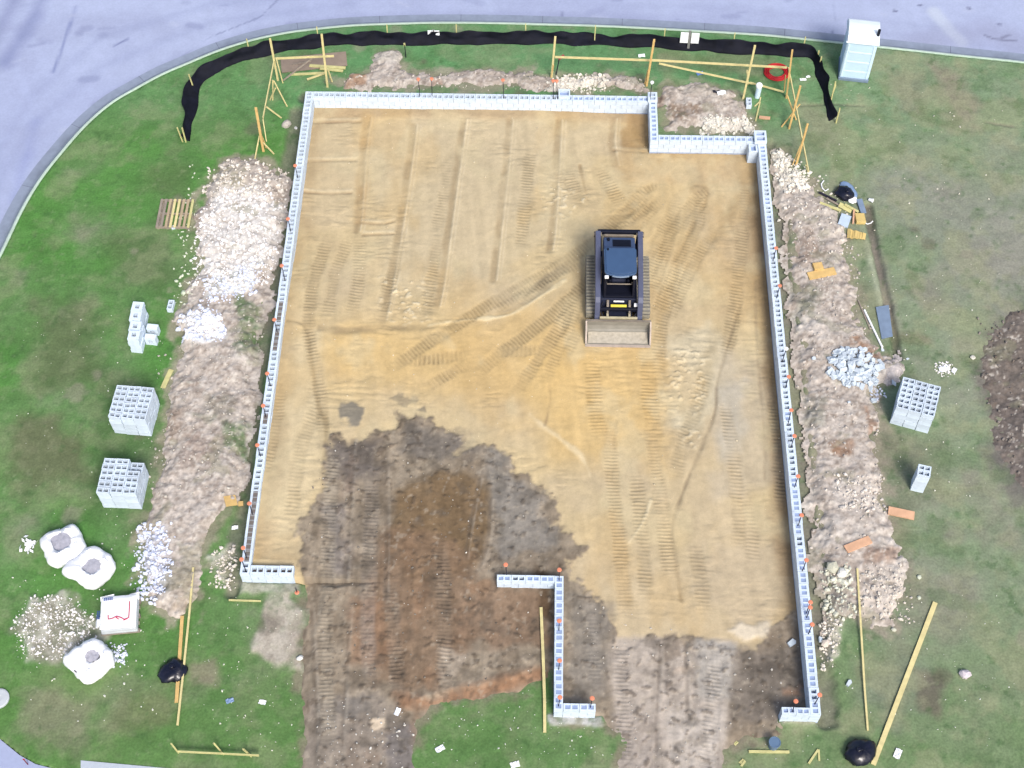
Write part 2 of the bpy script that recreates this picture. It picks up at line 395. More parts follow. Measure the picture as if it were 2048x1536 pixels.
gp([(60, 1390), (180, 1400), (170, 1490), (90, 1490), (50, 1440)], S(146, 136, 122), .6, .4, .7, .8, 19)
gp([(240, 1390), (330, 1370), (330, 1440), (230, 1450)], S(128, 122, 98), .5, .4, .6, .8, 20)
gp([(385, 1330), (440, 1310), (430, 1370), (390, 1370)], S(150, 138, 122), .7, .2, .3, .5, 21)
gp([(1700, 1320), (1860, 1340), (1850, 1420), (1790, 1440), (1700, 1430)], S(128, 138, 122), .6, .4, .6, .9, 22)
gp([(1830, 1340), (1885, 1350), (1880, 1430), (1840, 1420)], S(112, 102, 94), .8, .25, .35, .7, 23)
gp([(1540, 1480), (1480, 1470), (1470, 1500), (1530, 1500)], S(150, 142, 130), .6, .2, .3, .6, 24)
gp([(1750, 860), (1900, 880), (1860, 1000), (1780, 1080)], S(118, 122, 102), .6, .5, .5, .9, 25)
gp([(190, 740), (310, 740), (310, 1040), (180, 1040)], S(84, 104, 70), .5, .4, .4, .9, 26)
# soil scattered on the grass round the banks and along the driveway
for P_, sd_ in ((BANK_LEFT, 201), (BANK_REAR, 202), (HEAP_NOTCH, 203), (BANK_RIGHT, 204)):
    gp(P_, S(172, 160, 146), .75, .22, .75, .45, sd_); gp(P_, S(128, 126, 104), .5, .5, .9, .9, sd_+9)
q, m = G.poly(FRONT, .25, .7, .5, 77, 4); G.mix(q, m, S(140, 128, 114), .8)
# low soil and gravel spill patches
def patch(px, c1, c2, a=.9, feather=.12, amp=.3, sc=.5, seed=1):
    q, m = G.poly(W(px), feather, amp, sc, seed, 4)
    t = fb(G.X[q], G.Y[q], .3, 4, seed+50)[..., None]; t = ss(.35, .65, t)
    G.C[q] = G.C[q]*(1-(m*a)[..., None]) + (np.asarray(c1)*(1-t)+np.asarray(c2)*t)*(m*a)[..., None]
    G.Z[q] += m*.04
patch([(530, 1200), (575, 1195), (606, 1225), (606, 1345), (560, 1330), (512, 1300), (528, 1245)], T(188, 172, 156), T(168, 150, 134), .9, .15, .35, .6, 31)
patch([(70, 1195), (120, 1190), (190, 1230), (205, 1270), (150, 1290), (110, 1320), (60, 1310), (25, 1260), (40, 1220)], T(190, 182, 172), T(150, 136, 122), .85, .2, .6, .6, 32)
patch([(425, 1120), (460, 1090), (470, 1140), (462, 1180), (430, 1160)], T(214, 208, 190), T(170, 160, 140), .8, .15, .35, .5, 33)
patch([(480, 1160), (600, 1168), (600, 1186), (478, 1190)], T(176, 168, 158), T(140, 130, 116), .8, .08, .12, .4, 34)
patch([(1095, 1430), (1200, 1434), (1205, 1450), (1100, 1450)], T(190, 190, 200), T(150, 146, 136), .8, .06, .1, .4, 35)
patch([(1560, 1425), (1640, 1425), (1630, 1445), (1565, 1448)], T(176, 168, 160), T(150, 140, 128), .8, .06, .12, .4, 36)
patch([(720, 1420), (780, 1430), (790, 1470), (720, 1470)], T(170, 160, 150), T(130, 118, 108), .6, .1, .3, .4, 37)
patch([(1640, 1300), (1650, 1250), (1690, 1240), (1680, 1300), (1650, 1350)], T(196, 184, 168), T(160, 146, 130), .8, .1, .3, .4, 38)
# dark narrow ditch beside the right bank and the flattened strip next to it
q, m, s_, lt = G.stroke(W([(1736, 412), (1748, 480), (1766, 560), (1782, 640), (1796, 715)]), .26, .08, .05)
G.mix(q, m, T(104, 94, 82), .9); G.Z[q] -= m*.16
q, m, s_, lt = G.stroke(W([(1732, 480), (1746, 545), (1762, 610)]), .2, .08, .05); G.mix(q, m, T(160, 170, 132), .7); G.Z[q] += m*.02
q, m, s_, lt = G.stroke(W([(1752, 480), (1772, 570), (1790, 650)]), .35, .2, .1); G.mix(q, m, T(150, 134, 122), .55)
q, m, s_, lt = G.stroke(W([(1588, 211), (1660, 208), (1728, 211)]), .1, .06, .03); G.mix(q, m, T(84, 96, 72), .8); G.Z[q] -= m*.05
q, m, s_, lt = G.stroke(W([(1972, 244), (2026, 252)]), .1, .06, .03); G.mix(q, m, T(104, 96, 84), .8); G.Z[q] -= m*.04
q, m, s_, lt = G.stroke(W([(1800, 675), (1850, 678)]), .35, .2, .15); G.mix(q, m, T(118, 96, 76), .6)
# trench along the outside of the walls (bare soil)
for P_, wd in (([(XL-.3, 38), (XL-.35, 30), (XL-.4, 22), (XL-.3, 18.6)], .5), ([(XL, YB+.3), (0, YB+.3), (XS, YB+.3)], .45), ([(XR+.3, 36.8), (XR+.3, 28), (XR+.3, 20), (XR+.3, 15)], .5)):
    q, m, s_, lt = G.stroke(P_, wd, .12, .25, .8, 5)
    G.mix(q, m, T(112, 106, 90), .75); G.Z[q] -= m*.14
# trash trodden tracks, tufts and clods
tuft = ss(.66, .8, fb(X, Y, .3, 3, 91)); G.mix(np.s_[:, :], tuft*.45*(1-bare*.5), S(70, 108, 62))
spk = ss(.74, .84, fb(X, Y, .16, 2, 97)); G.mix(np.s_[:, :], spk*.16, S(176, 184, 150))
wp = ss(.54, .7, fb(X, Y, 1.1, 5, 111)); G.mix(np.s_[:, :], wp*(.25+.2*rt[..., 0]), S(158, 160, 128))
ws = ss(.56, .72, fb(X, Y, .45, 4, 113)); G.mix(np.s_[:, :], ws*(.18+.16*rt[..., 0]), S(148, 154, 122))
wd = ss(.56, .74, fb(X, Y, .8, 4, 114)); G.mix(np.s_[:, :], wd*.3, S(72, 112, 58))
G.C = G.C*1.13; lum_ = G.C.mean(-1, keepdims=True); G.C = lum_+(G.C-lum_)*.92
G.C *= (1 + .26*(n3-.5) + .16*(n4-.5))[..., None]
for k_ in range(60):                                   # scattered pale stains and brown clods
    cx, cy = RNG.uniform(-20, 18), RNG.uniform(13, 43); r = RNG.uniform(.1, .4)
    q, m = G.poly([(cx+r*math.cos(t), cy+r*math.sin(t)) for t in np.linspace(0, 6.28, 8)[:-1]], .1, .15, .25, k_, 3)
    G.mix(q, m, T(150, 140, 118) if k_ % 2 else T(96, 84, 70), .45)
G.Z += .05*(fb(X, Y, 2.2, 3, 41)-.5) + .035*(n3-.5)+.02*(n4-.5)
def gpit(P, depth, feather=.15, off=0.0):
    q = G.sl(P, feather+.3)
    d = poly_sd(G.X[q], G.Y[q], P)-off
    G.Z[q] -= depth*ss(-feather, feather, d)
gpit(HOUSE, .7, .05); gpit(FRONT, .5, .12, .30)
kd, _, _, _ = line_sd(X, Y, KERB)
kin = poly_sd(X, Y, ROADPOLY) > 0
G.Z = np.where(kin, -.32, np.where(kd < .35, G.Z*np.clip(kd/.35, 0, 1)+.005, G.Z))
cin = poly_sd(X, Y, CORNER); G.Z = np.where(cin > -.02, -.2, G.Z)
edge = np.minimum(np.minimum(X+24, 23-X), np.minimum(Y-10.5, 47.5-Y)); G.Z = G.Z*ss(0, 1, edge) - .35*(1-ss(0, 1, edge))
GROUND = tag(G.mesh('ground', M['ground'], ring=1500, ringcol=tuple(T(104, 128, 84)), ringz=-.5), kind='structure')

# ---------------- road
Rg = Grid(-30, 24, 28, 56, .09); X, Y = Rg.X, Rg.Y
rc = S(184, 194, 232); rc2 = S(168, 176, 212); rc3 = S(196, 207, 242)
a_ = ss(.3, .7, fb(X, Y, 4.5, 4, 5))[..., None]; b_ = ss(.4, .75, fb(X*.5, Y, 2.0, 4, 8))[..., None]
Rg.C[:] = rc*(1-a_*.6)+rc3*a_*.6; Rg.C = Rg.C*(1-b_*.45)+rc2*b_*.45
Rg.C *= (1+.10*(fb(X+Y*.4, Y*.25, .5, 4, 12)-.5)+.10*(fb(X, Y, .22, 3, 13)-.5))[..., None]
def rs(px, wd, c, a, feather=.1, amp=.1):
    q, m, s_, lt = Rg.stroke(W(px), wd, feather, amp, .8); 
    if m.size: Rg.mix(q, m, c, a)
rs([(10, 120), (60, 40), (90, -20)], .5, S(132, 142, 190), .6, .35, .2)
rs([(-20, 80), (20, 10), (40, -30)], .6, S(138, 146, 190), .6, .4, .2)
rs([(140, 40), (120, 100), (105, 140)], .1, S(120, 132, 186), .7, .06, .03)
rs([(150, 10), (140, 45)], .12, S(126, 138, 190), .4, .1, .03)
rs([(226, 88), (256, 73)], .07, S(96, 104, 160), .7, .04, .02)
rs([(70, 240), (45, 330), (28, 400)], .3, S(148, 160, 214), .5, .3, .2)
rs([(1870, 20), (1895, 50), (1924, 80)], .5, S(212, 222, 244), .75, .15, .05)
rs([(1970, 66), (1990, 74), (2034, 78)], .09, S(70, 72, 100), .85, .04, .03)
rs([(2004, 72), (2020, 66)], .1, S(70, 72, 100), .85, .04, .03)
rs([(1880, 150), (1700, 105), (1500, 60), (1300, 40), (1000, 30), (700, 34), (520, 60), (350, 120), (200, 200)], .55, S(160, 168, 208), .5, .3, .15)
for k_ in range(46):
    cx, cy = RNG.uniform(0, 2048), RNG.uniform(-10, 60) if k_ % 2 else RNG.uniform(0, 400)
    if k_ % 2 == 0: cx = RNG.uniform(0, 300)
    L_ = RNG.uniform(4, 34); an = RNG.uniform(-.6, .6)
    rs([(cx, cy), (cx+L_*math.cos(an), cy+L_*math.sin(an)*.6)], RNG.uniform(.05, .35), S(140, 148, 190) if k_ % 3 else S(204, 212, 240), RNG.uniform(.2, .5), .08, .08)
for off in (0, 60):
    rs([(-40, 420-off), (60, 250-off), (200, 130-off), (420, 40-off*.6), (700, 4-off*.4)], .35, S(158, 168, 208), .35, .3, .2)
    rs([(1000, 20-off*.3), (1400, 28-off*.3), (1800, 66-off*.4), (2080, 100-off*.4)], .35, S(162, 170, 208), .3, .3, .2)
rs([(300, 150), (420, 70), (520, 30), (560, -10)], .03, S(112, 120, 160), .5, .02, .05); rs([(1120, 44), (1124, 20), (1118, -10)], .03, S(112, 120, 160), .5, .02, .05); rs([(1660, 80), (1672, 40), (1668, -10)], .03, S(112, 120, 160), .5, .02, .05)
for cx, cy in ((1789, 17), (1998, 44), (1938, 12), (1840, 6)): rs([(cx, cy), (cx+4, cy+1)], .1, S(90, 94, 130), .8, .04, .02)
rs([(1830, 90), (1960, 60), (2080, 90)], 1.2, S(168, 172, 204), .45, .6, .5)
Rg.Z[:] = -.105 + .012*(fb(X, Y, 3, 2, 3)-.5)
keep = (poly_sd(X, Y, ROADPOLY) > .42)
tag(Rg.mesh('road', M['road'], keep), kind='structure')
mb = MB()
cx = [Vector((p[0], p[1], 0)) for p in CORNER]; mb.col = tuple(rc)
mb.add([(p.x, p.y, -.045) for p in cx], [tuple(range(len(cx)))])
c_ = mb.build('driveway_apron', M['road'], colattr=True); tag(c_, kind='structure')
mb = MB(); mb.col = tuple(S(206, 216, 232))
mb.prism([(p.x, p.y) for p in SLAB], 'z', -.1, .035); tag(mb.build('pavement', M['road'], colattr=True), kind='structure')
# ---------------- kerb and gutter: one swept section with joints
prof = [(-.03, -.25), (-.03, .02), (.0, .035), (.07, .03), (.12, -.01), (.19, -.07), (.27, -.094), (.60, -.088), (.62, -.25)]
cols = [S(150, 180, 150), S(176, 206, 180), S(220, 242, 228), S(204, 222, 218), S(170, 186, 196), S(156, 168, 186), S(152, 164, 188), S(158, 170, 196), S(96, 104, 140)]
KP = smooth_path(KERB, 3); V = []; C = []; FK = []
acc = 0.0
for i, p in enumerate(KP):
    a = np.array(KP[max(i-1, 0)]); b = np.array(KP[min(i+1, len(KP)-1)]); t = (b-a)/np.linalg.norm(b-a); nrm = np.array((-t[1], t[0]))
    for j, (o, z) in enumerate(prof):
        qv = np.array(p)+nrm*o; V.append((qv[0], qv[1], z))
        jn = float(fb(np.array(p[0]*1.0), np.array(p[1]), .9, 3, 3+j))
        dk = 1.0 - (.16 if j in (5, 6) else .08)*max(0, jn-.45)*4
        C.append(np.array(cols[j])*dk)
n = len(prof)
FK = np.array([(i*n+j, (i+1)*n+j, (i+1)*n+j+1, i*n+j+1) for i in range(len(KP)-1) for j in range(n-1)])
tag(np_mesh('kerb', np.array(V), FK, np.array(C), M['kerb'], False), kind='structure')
# joints across the gutter: narrow dark grooves set just proud of the concrete
mb = MB(); acc = 0; last = -1.2
for i in range(1, len(KP)):
    a = Vector((*KP[i-1], 0)); b = Vector((*KP[i], 0)); acc += (b-a).length
    if acc-last > 3.05:
        last = acc; t = (b-a).normalized(); nr = Vector((-t.y, t.x, 0))
        pts = [b+nr*o+Vector((0, 0, z+.004)) for o, z in prof[4:8]]
        for u in range(len(pts)-1): mb.add([pts[u]-t*.007, pts[u+1]-t*.007, pts[u+1]+t*.007, pts[u]+t*.007], [(0, 1, 2, 3)])
tag(mb.build('kerb_joints', mat('joint_grey', S(96, 100, 130), .9, .1, 5)), kind='structure')

# ---------------- sand and soil sheet inside the walls and out through the front
D = Grid(-8.6, 8.3, 10.8, 38.5, .04); X, Y = D.X, D.Y
ZF = zfill(X, Y)
dH = poly_sd(X, Y, HOUSE); dF = poly_sd(X, Y, FRONT)
rag = .3*(fb(X, Y, .5, 4, 3)-.5)
dd = np.maximum(dH, dF+rag)
n1 = fb(X, Y, 3.0, 4, 61); n2 = fb(X, Y, .8, 4, 62); n3 = fb(X, Y, .22, 3, 63); n4 = fb(X, Y, .08, 2, 64)
sa = T(208, 178, 128); sb = T(226, 190, 118); sc_ = T(192, 160, 108); sg = T(204, 186, 152)
t = ss(.35, .68, n1)[..., None]
D.C[:] = sa*(1-t*.6)+sb*t*.6
t = ss(.5, .75, n2)[..., None]; D.C = D.C*(1-t*.45)+sc_*t*.45
def dp(px, c, a=.8, feather=.25, amp=.3, sc=.8, seed=1, dz=0.0):
    q, m = D.poly(WS(px), feather, amp, sc, seed, 4); D.mix(q, m, c, a)
    if dz: D.Z[q] += m*dz
# broad colour areas of the sand
dp([(640, 655), (860, 640), (1000, 625), (1170, 590), (1170, 760), (1080, 830), (900, 800), (660, 760)], S(232, 196, 132), .6, 1.0, .8, 1.0, 1)
dp([(1090, 690), (1300, 690), (1330, 800), (1330, 930), (1290, 920), (1100, 920), (1060, 840)], S(234, 198, 134), .65, 1.0, .8, 1.0, 2)
dp([(590, 230), (720, 235), (710, 460), (590, 450)], T(206, 178, 130), .6, .3, .3, 1.0, 3)
dp([(740, 240), (1230, 235), (1100, 480), (880, 600), (770, 560)], T(210, 184, 134), .6, .35, .4, 1.0, 4)
dp([(1330, 690), (1420, 640), (1470, 740), (1400, 870), (1340, 860)], T(214, 196, 154), .7, .25, .35, .6, 5)
dp([(1440, 700), (1550, 720), (1580, 960), (1430, 1000), (1420, 860)], T(198, 176, 142), .7, .3, .35, .8, 6)
dp([(1440, 780), (1490, 760), (1480, 900), (1440, 920)], T(196, 184, 162), .7, .3, .3, .8, 66)
dp([(520, 700), (640, 660), (650, 870), (620, 1000), (600, 1100), (510, 1130), (520, 900)], T(218, 190, 136), .7, .25, .3, .8, 7)
dp([(520, 1080), (600, 1060), (612, 1160), (510, 1140)], T(206, 172, 114), .6, .2, .2, .6, 8)
dp([(1230, 300), (1515, 310), (1520, 370), (1230, 360)], T(206, 168, 112), .75, .12, .15, .6, 9)
dp([(1430, 420), (1540, 420), (1560, 620), (1440, 640)], T(198, 160, 104), .6, .35, .4, .9, 10)
dp([(1390, 1100), (1600, 1080), (1610, 1215), (1470, 1250), (1390, 1180)], T(204, 176, 134), .6, .25, .3, .7, 11)
dp([(640, 1000), (1050, 1000), (1100, 1150), (640, 1150)], T(150, 132, 112), .2, .3, .3, .7, 12)
# browner rim along the walls, with wall-foot shade painted into the sand
rim = ss(.9, .15, dH + .5*(fb(X, Y, .9, 3, 71)-.5))*(Y > 19.5); D.mix(np.s_[:, :], rim*.5, T(172, 132, 78))
rr_ = ss(.75, .1, (8.0-X)+.4*(fb(X, Y*.5, .8, 3, 72)-.5))*(Y > 16.2)*(X < 8.2); D.mix(np.s_[:, :], rr_*.75, T(162, 118, 66))
rear = ss(.62, .2, (38.3-Y)+.35*(fb(X, Y, .7, 3, 73)-.5)); D.mix(np.s_[:, :], rear*.8, T(184, 148, 100)); D.Z += rear*.05
dp([(1255, 225), (1300, 235), (1302, 300), (1240, 300)], T(176, 128, 66), .8, .15, .2, .5, 13)
dp([(600, 222), (735, 225), (725, 240), (600, 246)], T(178, 140, 90), .6, .1, .15, .5, 131)

# ridges and scraped passes of the grading
def ridge(px, wd, dz, c=None, a=.5, feather=.05, amp=.04):
    q, m, s_, lt = D.stroke(smooth_path(WS(px), 5), wd, feather, amp, .5)
    if m.size: 
        m = m*(.45+.55*ss(.3, .6, fb(D.X[q], D.Y[q], .7, 3, 55))); D.Z[q] += m*dz*.42
        if c is not None: D.mix(q, m, c, a)
dk = T(166, 132, 82); lt_ = T(232, 206, 156)
for px in ([(735, 236), (726, 290), (717, 420), (712, 462)], [(826, 250), (816, 330), (802, 430), (780, 560), (765, 640)], [(926, 240), (913, 330), (898, 440), (882, 560), (872, 612)],
           [(1018, 240), (1009, 340), (996, 460), (985, 560)], [(1116, 240), (1111, 330), (1104, 450), (1098, 500)], [(1225, 240), (1222, 285), (1230, 330)]):
    ridge(px, .22, -.05, dk, .6, .08)
    ridge([(x+9, y) for x, y in px], .07, .05, lt_, .7, .03, .02)
    ridge([(x+16, y) for x, y in px], .05, .03, lt_, .45, .03, .02)
ridge([(738, 240), (728, 330), (720, 440)], .45, -.02, T(200, 152, 84), .55, .12)
for px in ([(608, 324), (660, 322), (712, 321)], [(602, 384), (650, 387), (702, 386)], [(724, 446), (760, 448), (788, 444)], [(726, 470), (786, 468)], [(1228, 300), (1300, 304), (1400, 303), (1510, 306)], [(600, 246), (720, 243)]):
    ridge(px, .1, -.05, T(166, 130, 84), .65, .04, .03)
    ridge([(x, y-6) for x, y in px], .1, .03, lt_, .5, .05, .03)
ridge([(640, 656), (700, 660), (780, 654), (860, 656)], .22, -.05, T(150, 122, 80), .6, .1, .1)
ridge([(858, 650), (930, 640), (1010, 632), (1060, 606), (1130, 560)], .12, .06, T(248, 222, 164), .75, .05, .08)
ridge([(1010, 622), (1060, 600), (1100, 570)], .2, -.03, T(150, 136, 112), .6, .1, .08)
ridge([(575, 640), (610, 655), (625, 730), (632, 780), (640, 820), (652, 850), (648, 960), (640, 1010)], .12, -.05, T(150, 124, 78), .65, .06, .05)
ridge([(1480, 610), (1436, 760), (1428, 830), (1375, 960), (1345, 1050), (1350, 1110), (1362, 1200)], .1, -.06, T(140, 116, 82), .65, .05, .04)
ridge([(1440, 650), (1405, 760), (1380, 860)], .5, -.03, T(184, 156, 104), .5, .2, .15)
ridge([(1258, 1085), (1285, 1045), (1302, 1000)], .08, .05, T(240, 214, 160), .8, .03, .03)
ridge([(1060, 830), (1110, 870), (1160, 910), (1180, 950)], .12, .04, T(244, 216, 160), .6, .08, .1)
ridge([(1098, 770), (1100, 800), (1090, 850)], .1, -.03, T(150, 116, 74), .5, .05, .05)
ridge([(1510, 560), (1514, 700), (1528, 860), (1530, 960)], .09, -.03, T(158, 132, 96), .5, .04, .04)
ridge([(1160, 330), (1168, 370), (1176, 400)], .1, -.07, T(158, 122, 72), .7, .05)
ridge([(1222, 960), (1228, 870), (1232, 840)], .1, -.05, T(168, 132, 76), .5, .05, .04)
ridge([(1390, 370), (1412, 376), (1412, 400), (1396, 430), (1350, 520)], .12, -.05, T(164, 130, 80), .55, .06, .05)
ridge([(1480, 365), (1472, 400), (1440, 460), (1420, 480)], .35, -.03, T(176, 144, 92), .5, .12, .1)
ridge([(1390, 350), (1396, 380)], .5, .05, T(180, 146, 96), .6, .15, .1)
# crawler tracks: a pressed strip with cross bars
def track(px, wd=.42, a=.55, dz=.035, c=None, per=.13, bars=.028):
    a *= .85; dz *= .55; bars *= .62
    q, m, s_, lt = D.stroke(smooth_path(WS(px), 6), wd, .07, .07, .4)
    if not m.size: return
    Lt_ = s_.max(); m = m*ss(0, .9, s_+.15)*ss(0, .9, Lt_-s_+.15)*(.62+.38*ss(.3, .6, fb(D.X[q], D.Y[q], .9, 4, 17+int(px[0][1]))))
    s_ = s_+.05*fb(D.X[q], D.Y[q], .4, 3, 3)+.06*np.abs(lt)*np.sign(lt)
    c = T(178, 146, 94) if c is None else c
    br = .5+.5*np.sin(2*math.pi*s_/per)
    vis = ss(.35, .6, fb(D.X[q], D.Y[q], .8, 3, 5+int(px[0][0])))
    edge = np.exp(-((np.abs(lt)-wd/2-.05)/.05)**2)*(np.abs(lt) < wd)
    D.Z[q] += -m*dz + m*(br-.5)*bars*2*(.4+.6*vis)
    D.mix(q, m, c, a)
    D.mul(q, m*(1-br)*(.25+.75*vis), .74); D.mul(q, m*br*vis*.6, 1.14)  # relief shading painted in: gaps between bars darker, bar tops lighter
tk = T(178, 146, 92); tg = T(160, 140, 106)
track([(655, 480), (628, 560), (616, 640), (622, 690), (640, 780), (648, 870)]); track([(700, 470), (672, 540), (660, 600), (656, 640)], .4, .4)
track([(805, 430), (790, 520), (772, 590), (758, 650)], .42, .5); track([(720, 470), (716, 560), (700, 640)], .42, .3)
track([(880, 470), (862, 560), (850, 640)], .4, .35)
track([(775, 742), (850, 690), (960, 620), (1090, 545), (1180, 490), (1250, 440), (1330, 395)], .46, .55, .035, T(170, 142, 92))
track([(945, 752), (1010, 700), (1090, 640), (1180, 560)], .46, .55, .035, T(170, 142, 92))
track([(1030, 790), (1075, 720), (1120, 650), (1150, 590)], .42, .5)
track([(815, 722), (880, 716), (950, 706)], .42, .5, .03, T(176, 146, 96), .15, .04); track([(990, 703), (1050, 702), (1095, 698)], .42, .5, .03, T(180, 150, 98), .15, .04)
track([(850, 775), (890, 752), (935, 722)], .42, .45, .03, None, .14, .04)
track([(1040, 610), (1090, 560), (1150, 520)], .4, .5, .03, tg); track([(990, 620), (1070, 570), (1180, 520)], .3, .35, .03, tg)
track([(1300, 520), (1320, 470), (1350, 410), (1340, 385)], .45, .5); track([(1265, 470), (1290, 410), (1310, 390)], .42, .5); track([(1240, 440), (1290, 380), (1335, 372)], .42, .45)
track([(1130, 335), (1150, 380), (1168, 405)], .45, .5); track([(1190, 330), (1215, 365), (1245, 410)], .5, .5); track([(1110, 330), (1140, 400)], .3, .35)
track([(1400, 380), (1396, 440), (1350, 560), (1320, 660), (1318, 760)], .42, .5); track([(1490, 370), (1486, 450), (1470, 600), (1450, 720)], .42, .35)
track([(1350, 420), (1330, 500), (1300, 600)], .42, .5)
track([(1545, 800), (1556, 880), (1560, 960), (1562, 1020)], .36, .5, .035, T(168, 146, 112), .13, .04)
track([(1415, 740), (1390, 820), (1360, 900), (1350, 960)], .45, .4, .03, T(184, 156, 106))
track([(1218, 840), (1222, 930), (1230, 1010), (1240, 1100), (1248, 1190), (1252, 1240)], .42, .5, .03, T(196, 156, 96), .12, .035)
track([(1302, 850), (1310, 930), (1322, 1000), (1330, 1080), (1345, 1160)], .42, .4, .03, T(190, 156, 104), .12, .035)
track([(1115, 720), (1135, 700), (1160, 650)], .4, .35); track([(560, 780), (550, 860), (530, 950)], .36, .45, .03, T(190, 156, 102))
track([(1480, 960), (1500, 1050), (1505, 1130)], .42, .35, .02, T(196, 166, 120)); track([(1390, 1080), (1400, 1150), (1410, 1230)], .42, .35, .02)
track([(1290, 560), (1330, 480), (1390, 400), (1430, 370)], .42, .45); track([(1180, 500), (1230, 440), (1300, 385)], .46, .5); track([(1250, 480), (1300, 420), (1330, 400)], .5, .45)
track([(1310, 640), (1340, 560), (1372, 470), (1380, 400)], .42, .45); track([(1160, 600), (1120, 690), (1090, 760)], .42, .4); track([(1440, 440), (1380, 540), (1340, 640)], .42, .35)
track([(1290, 700), (1300, 800), (1310, 900)], .5, .35, .02, S(200, 166, 112)); track([(1180, 710), (1190, 800), (1200, 880)], .5, .3, .02, S(200, 166, 112)); track([(1560, 640), (1552, 760), (1548, 850)], .4, .35)
track([(900, 300), (890, 380), (872, 470)], .42, .25); track([(1060, 300), (1050, 400), (1040, 500)], .42, .25); track([(640, 800), (600, 900), (580, 1050)], .42, .25); track([(1450, 800), (1470, 950), (1480, 1100)], .42, .3); track([(1270, 940), (1285, 1080), (1290, 1200)], .42, .3)
# scuffed pale crumbs
for px in ([(1080, 420), (1100, 360), (1180, 400), (1120, 440)], [(1330, 700), (1420, 690), (1400, 830), (1335, 820)], [(760, 560), (850, 560), (850, 640), (770, 640)], [(1370, 860), (1400, 860), (1395, 900), (1370, 890)]):
    q, m = D.poly(WS(px), .25, .2, .5, 3, 3)
    cr = ss(.55, .72, fb(D.X[q], D.Y[q]*1.4, .16, 3, 19)); D.mix(q, m*cr, T(238, 216, 168), .7); D.Z[q] += m*cr*.04
# dark topsoil dragged into the front half
SOIL = [(604, 1165), (596, 1060), (622, 1010), (640, 950), (650, 895), (672, 878), (720, 884), (775, 866), (792, 838), (832, 830), (876, 850), (925, 870), (912, 905), (960, 905), (986, 888), (1012, 918), (1026, 958), (1056, 948), (1082, 992), (1124, 1006), (1116, 1050), (1150, 1088), (1172, 1100), (1132, 1122), (1134, 1170),
        (1150, 1165), (1205, 1200), (1224, 1250), (1240, 1290), (1300, 1275), (1380, 1285), (1440, 1300), (1478, 1296), (1520, 1290), (1564, 1245), (1612, 1226), (1650, 1400), (1650, 1600), (560, 1600)]
q, m = D.poly(WS(SOIL), .42, .5, .5, 5, 5); m = ss(.3, .72, m+.55*(fb(D.X[q], D.Y[q], .16, 4, 6)-.5))
qS_, mS_ = q, m
tt = ss(.3, .7, fb(D.X[q], D.Y[q], .55, 5, 25))[..., None]
D.C[q] = D.C[q]*(1-m[..., None]*.93)+(S(138, 125, 112)*(1-tt)+S(166, 153, 138)*tt)*m[..., None]*.93; D.Z[q] += m*.03
dp([(684, 812), (706, 806), (728, 822), (716, 846), (690, 850), (672, 836)], T(110, 108, 104), .8, .1, .3, .3, 15, .02)
dp([(780, 795), (800, 790), (830, 800), (812, 812)], T(140, 124, 98), .6, .08, .3, .3, 16)
dp([(830, 820), (850, 812), (852, 824)], T(100, 92, 82), .8, .05, .1, .3, 16)
dp([(640, 890), (760, 880), (770, 960), (690, 960)], S(112, 106, 106), .7, .25, .4, .5, 17)
dp([(820, 850), (960, 880), (960, 910), (830, 920), (790, 880)], S(122, 117, 114), .7, .25, .4, .5, 18)
dp([(980, 900), (1080, 990), (1110, 1090), (1000, 1120), (980, 980), (960, 930)], T(138, 134, 130), .6, .25, .4, .5, 19)
dp([(700, 900), (712, 912), (712, 990), (690, 990)], T(150, 122, 104), .5, .15, .3, .4, 20)
dp([(788, 985), (850, 960), (880, 935), (930, 940), (975, 985), (980, 1050), (960, 1120), (930, 1160), (820, 1170), (780, 1090)], S(130, 108, 82), .85, .28, .3, .5, 21, .05)
dp([(800, 1000), (900, 960), (960, 1010), (900, 1100), (810, 1100)], S(130, 108, 84), .45, .25, .4, .5, 22)
dp([(770, 1050), (960, 1100), (930, 1290), (860, 1390), (760, 1370), (730, 1200)], S(142, 118, 98), .8, .3, .4, .6, 23)
dp([(650, 1010), (690, 1000), (700, 1150), (660, 1160)], T(122, 114, 116), .6, .2, .3, .5, 24)
dp([(930, 1180), (1100, 1170), (1105, 1290), (900, 1290)], S(148, 122, 102), .75, .25, .4, .5, 25)
dp([(700, 1190), (770, 1200), (780, 1340), (700, 1330)], S(150, 120, 98), .75, .25, .3, .5, 26)
dp([(790, 1385), (860, 1395), (960, 1368), (1090, 1330), (1095, 1358), (950, 1402), (830, 1422), (798, 1420)], S(176, 130, 98), .7, .2, .15, .5, 27, .04)
dp([(880, 1290), (940, 1310), (900, 1370), (880, 1360)], T(186, 164, 140), .7, .12, .2, .4, 28)
dp([(1070, 1130), (1105, 1160), (1108, 1250), (1080, 1240)], T(92, 62, 34), .85, .15, .2, .4, 29)
dp([(930, 1170), (980, 1160), (980, 1190), (940, 1190)], T(150, 106, 70), .7, .08, .15, .3, 30)
dp([(620, 1400), (760, 1390), (830, 1450), (830, 1580), (600, 1580)], T(142, 128, 118), .6, .25, .3, .5, 31)
dp([(670, 1400), (740, 1390), (750, 1430), (680, 1440)], T(112, 104, 98), .7, .12, .25, .4, 32)
dp([(770, 1470), (830, 1440), (830, 1580), (770, 1580)], T(118, 110, 112), .7, .15, .25, .4, 33)
dp([(740, 1435), (770, 1435), (775, 1455), (745, 1460)], T(226, 196, 160), .85, .05, .06, .2, 34, .03)
dp([(1140, 1190), (1220, 1210), (1215, 1400), (1140, 1400)], T(136, 128, 120), .6, .2, .3, .5, 35)
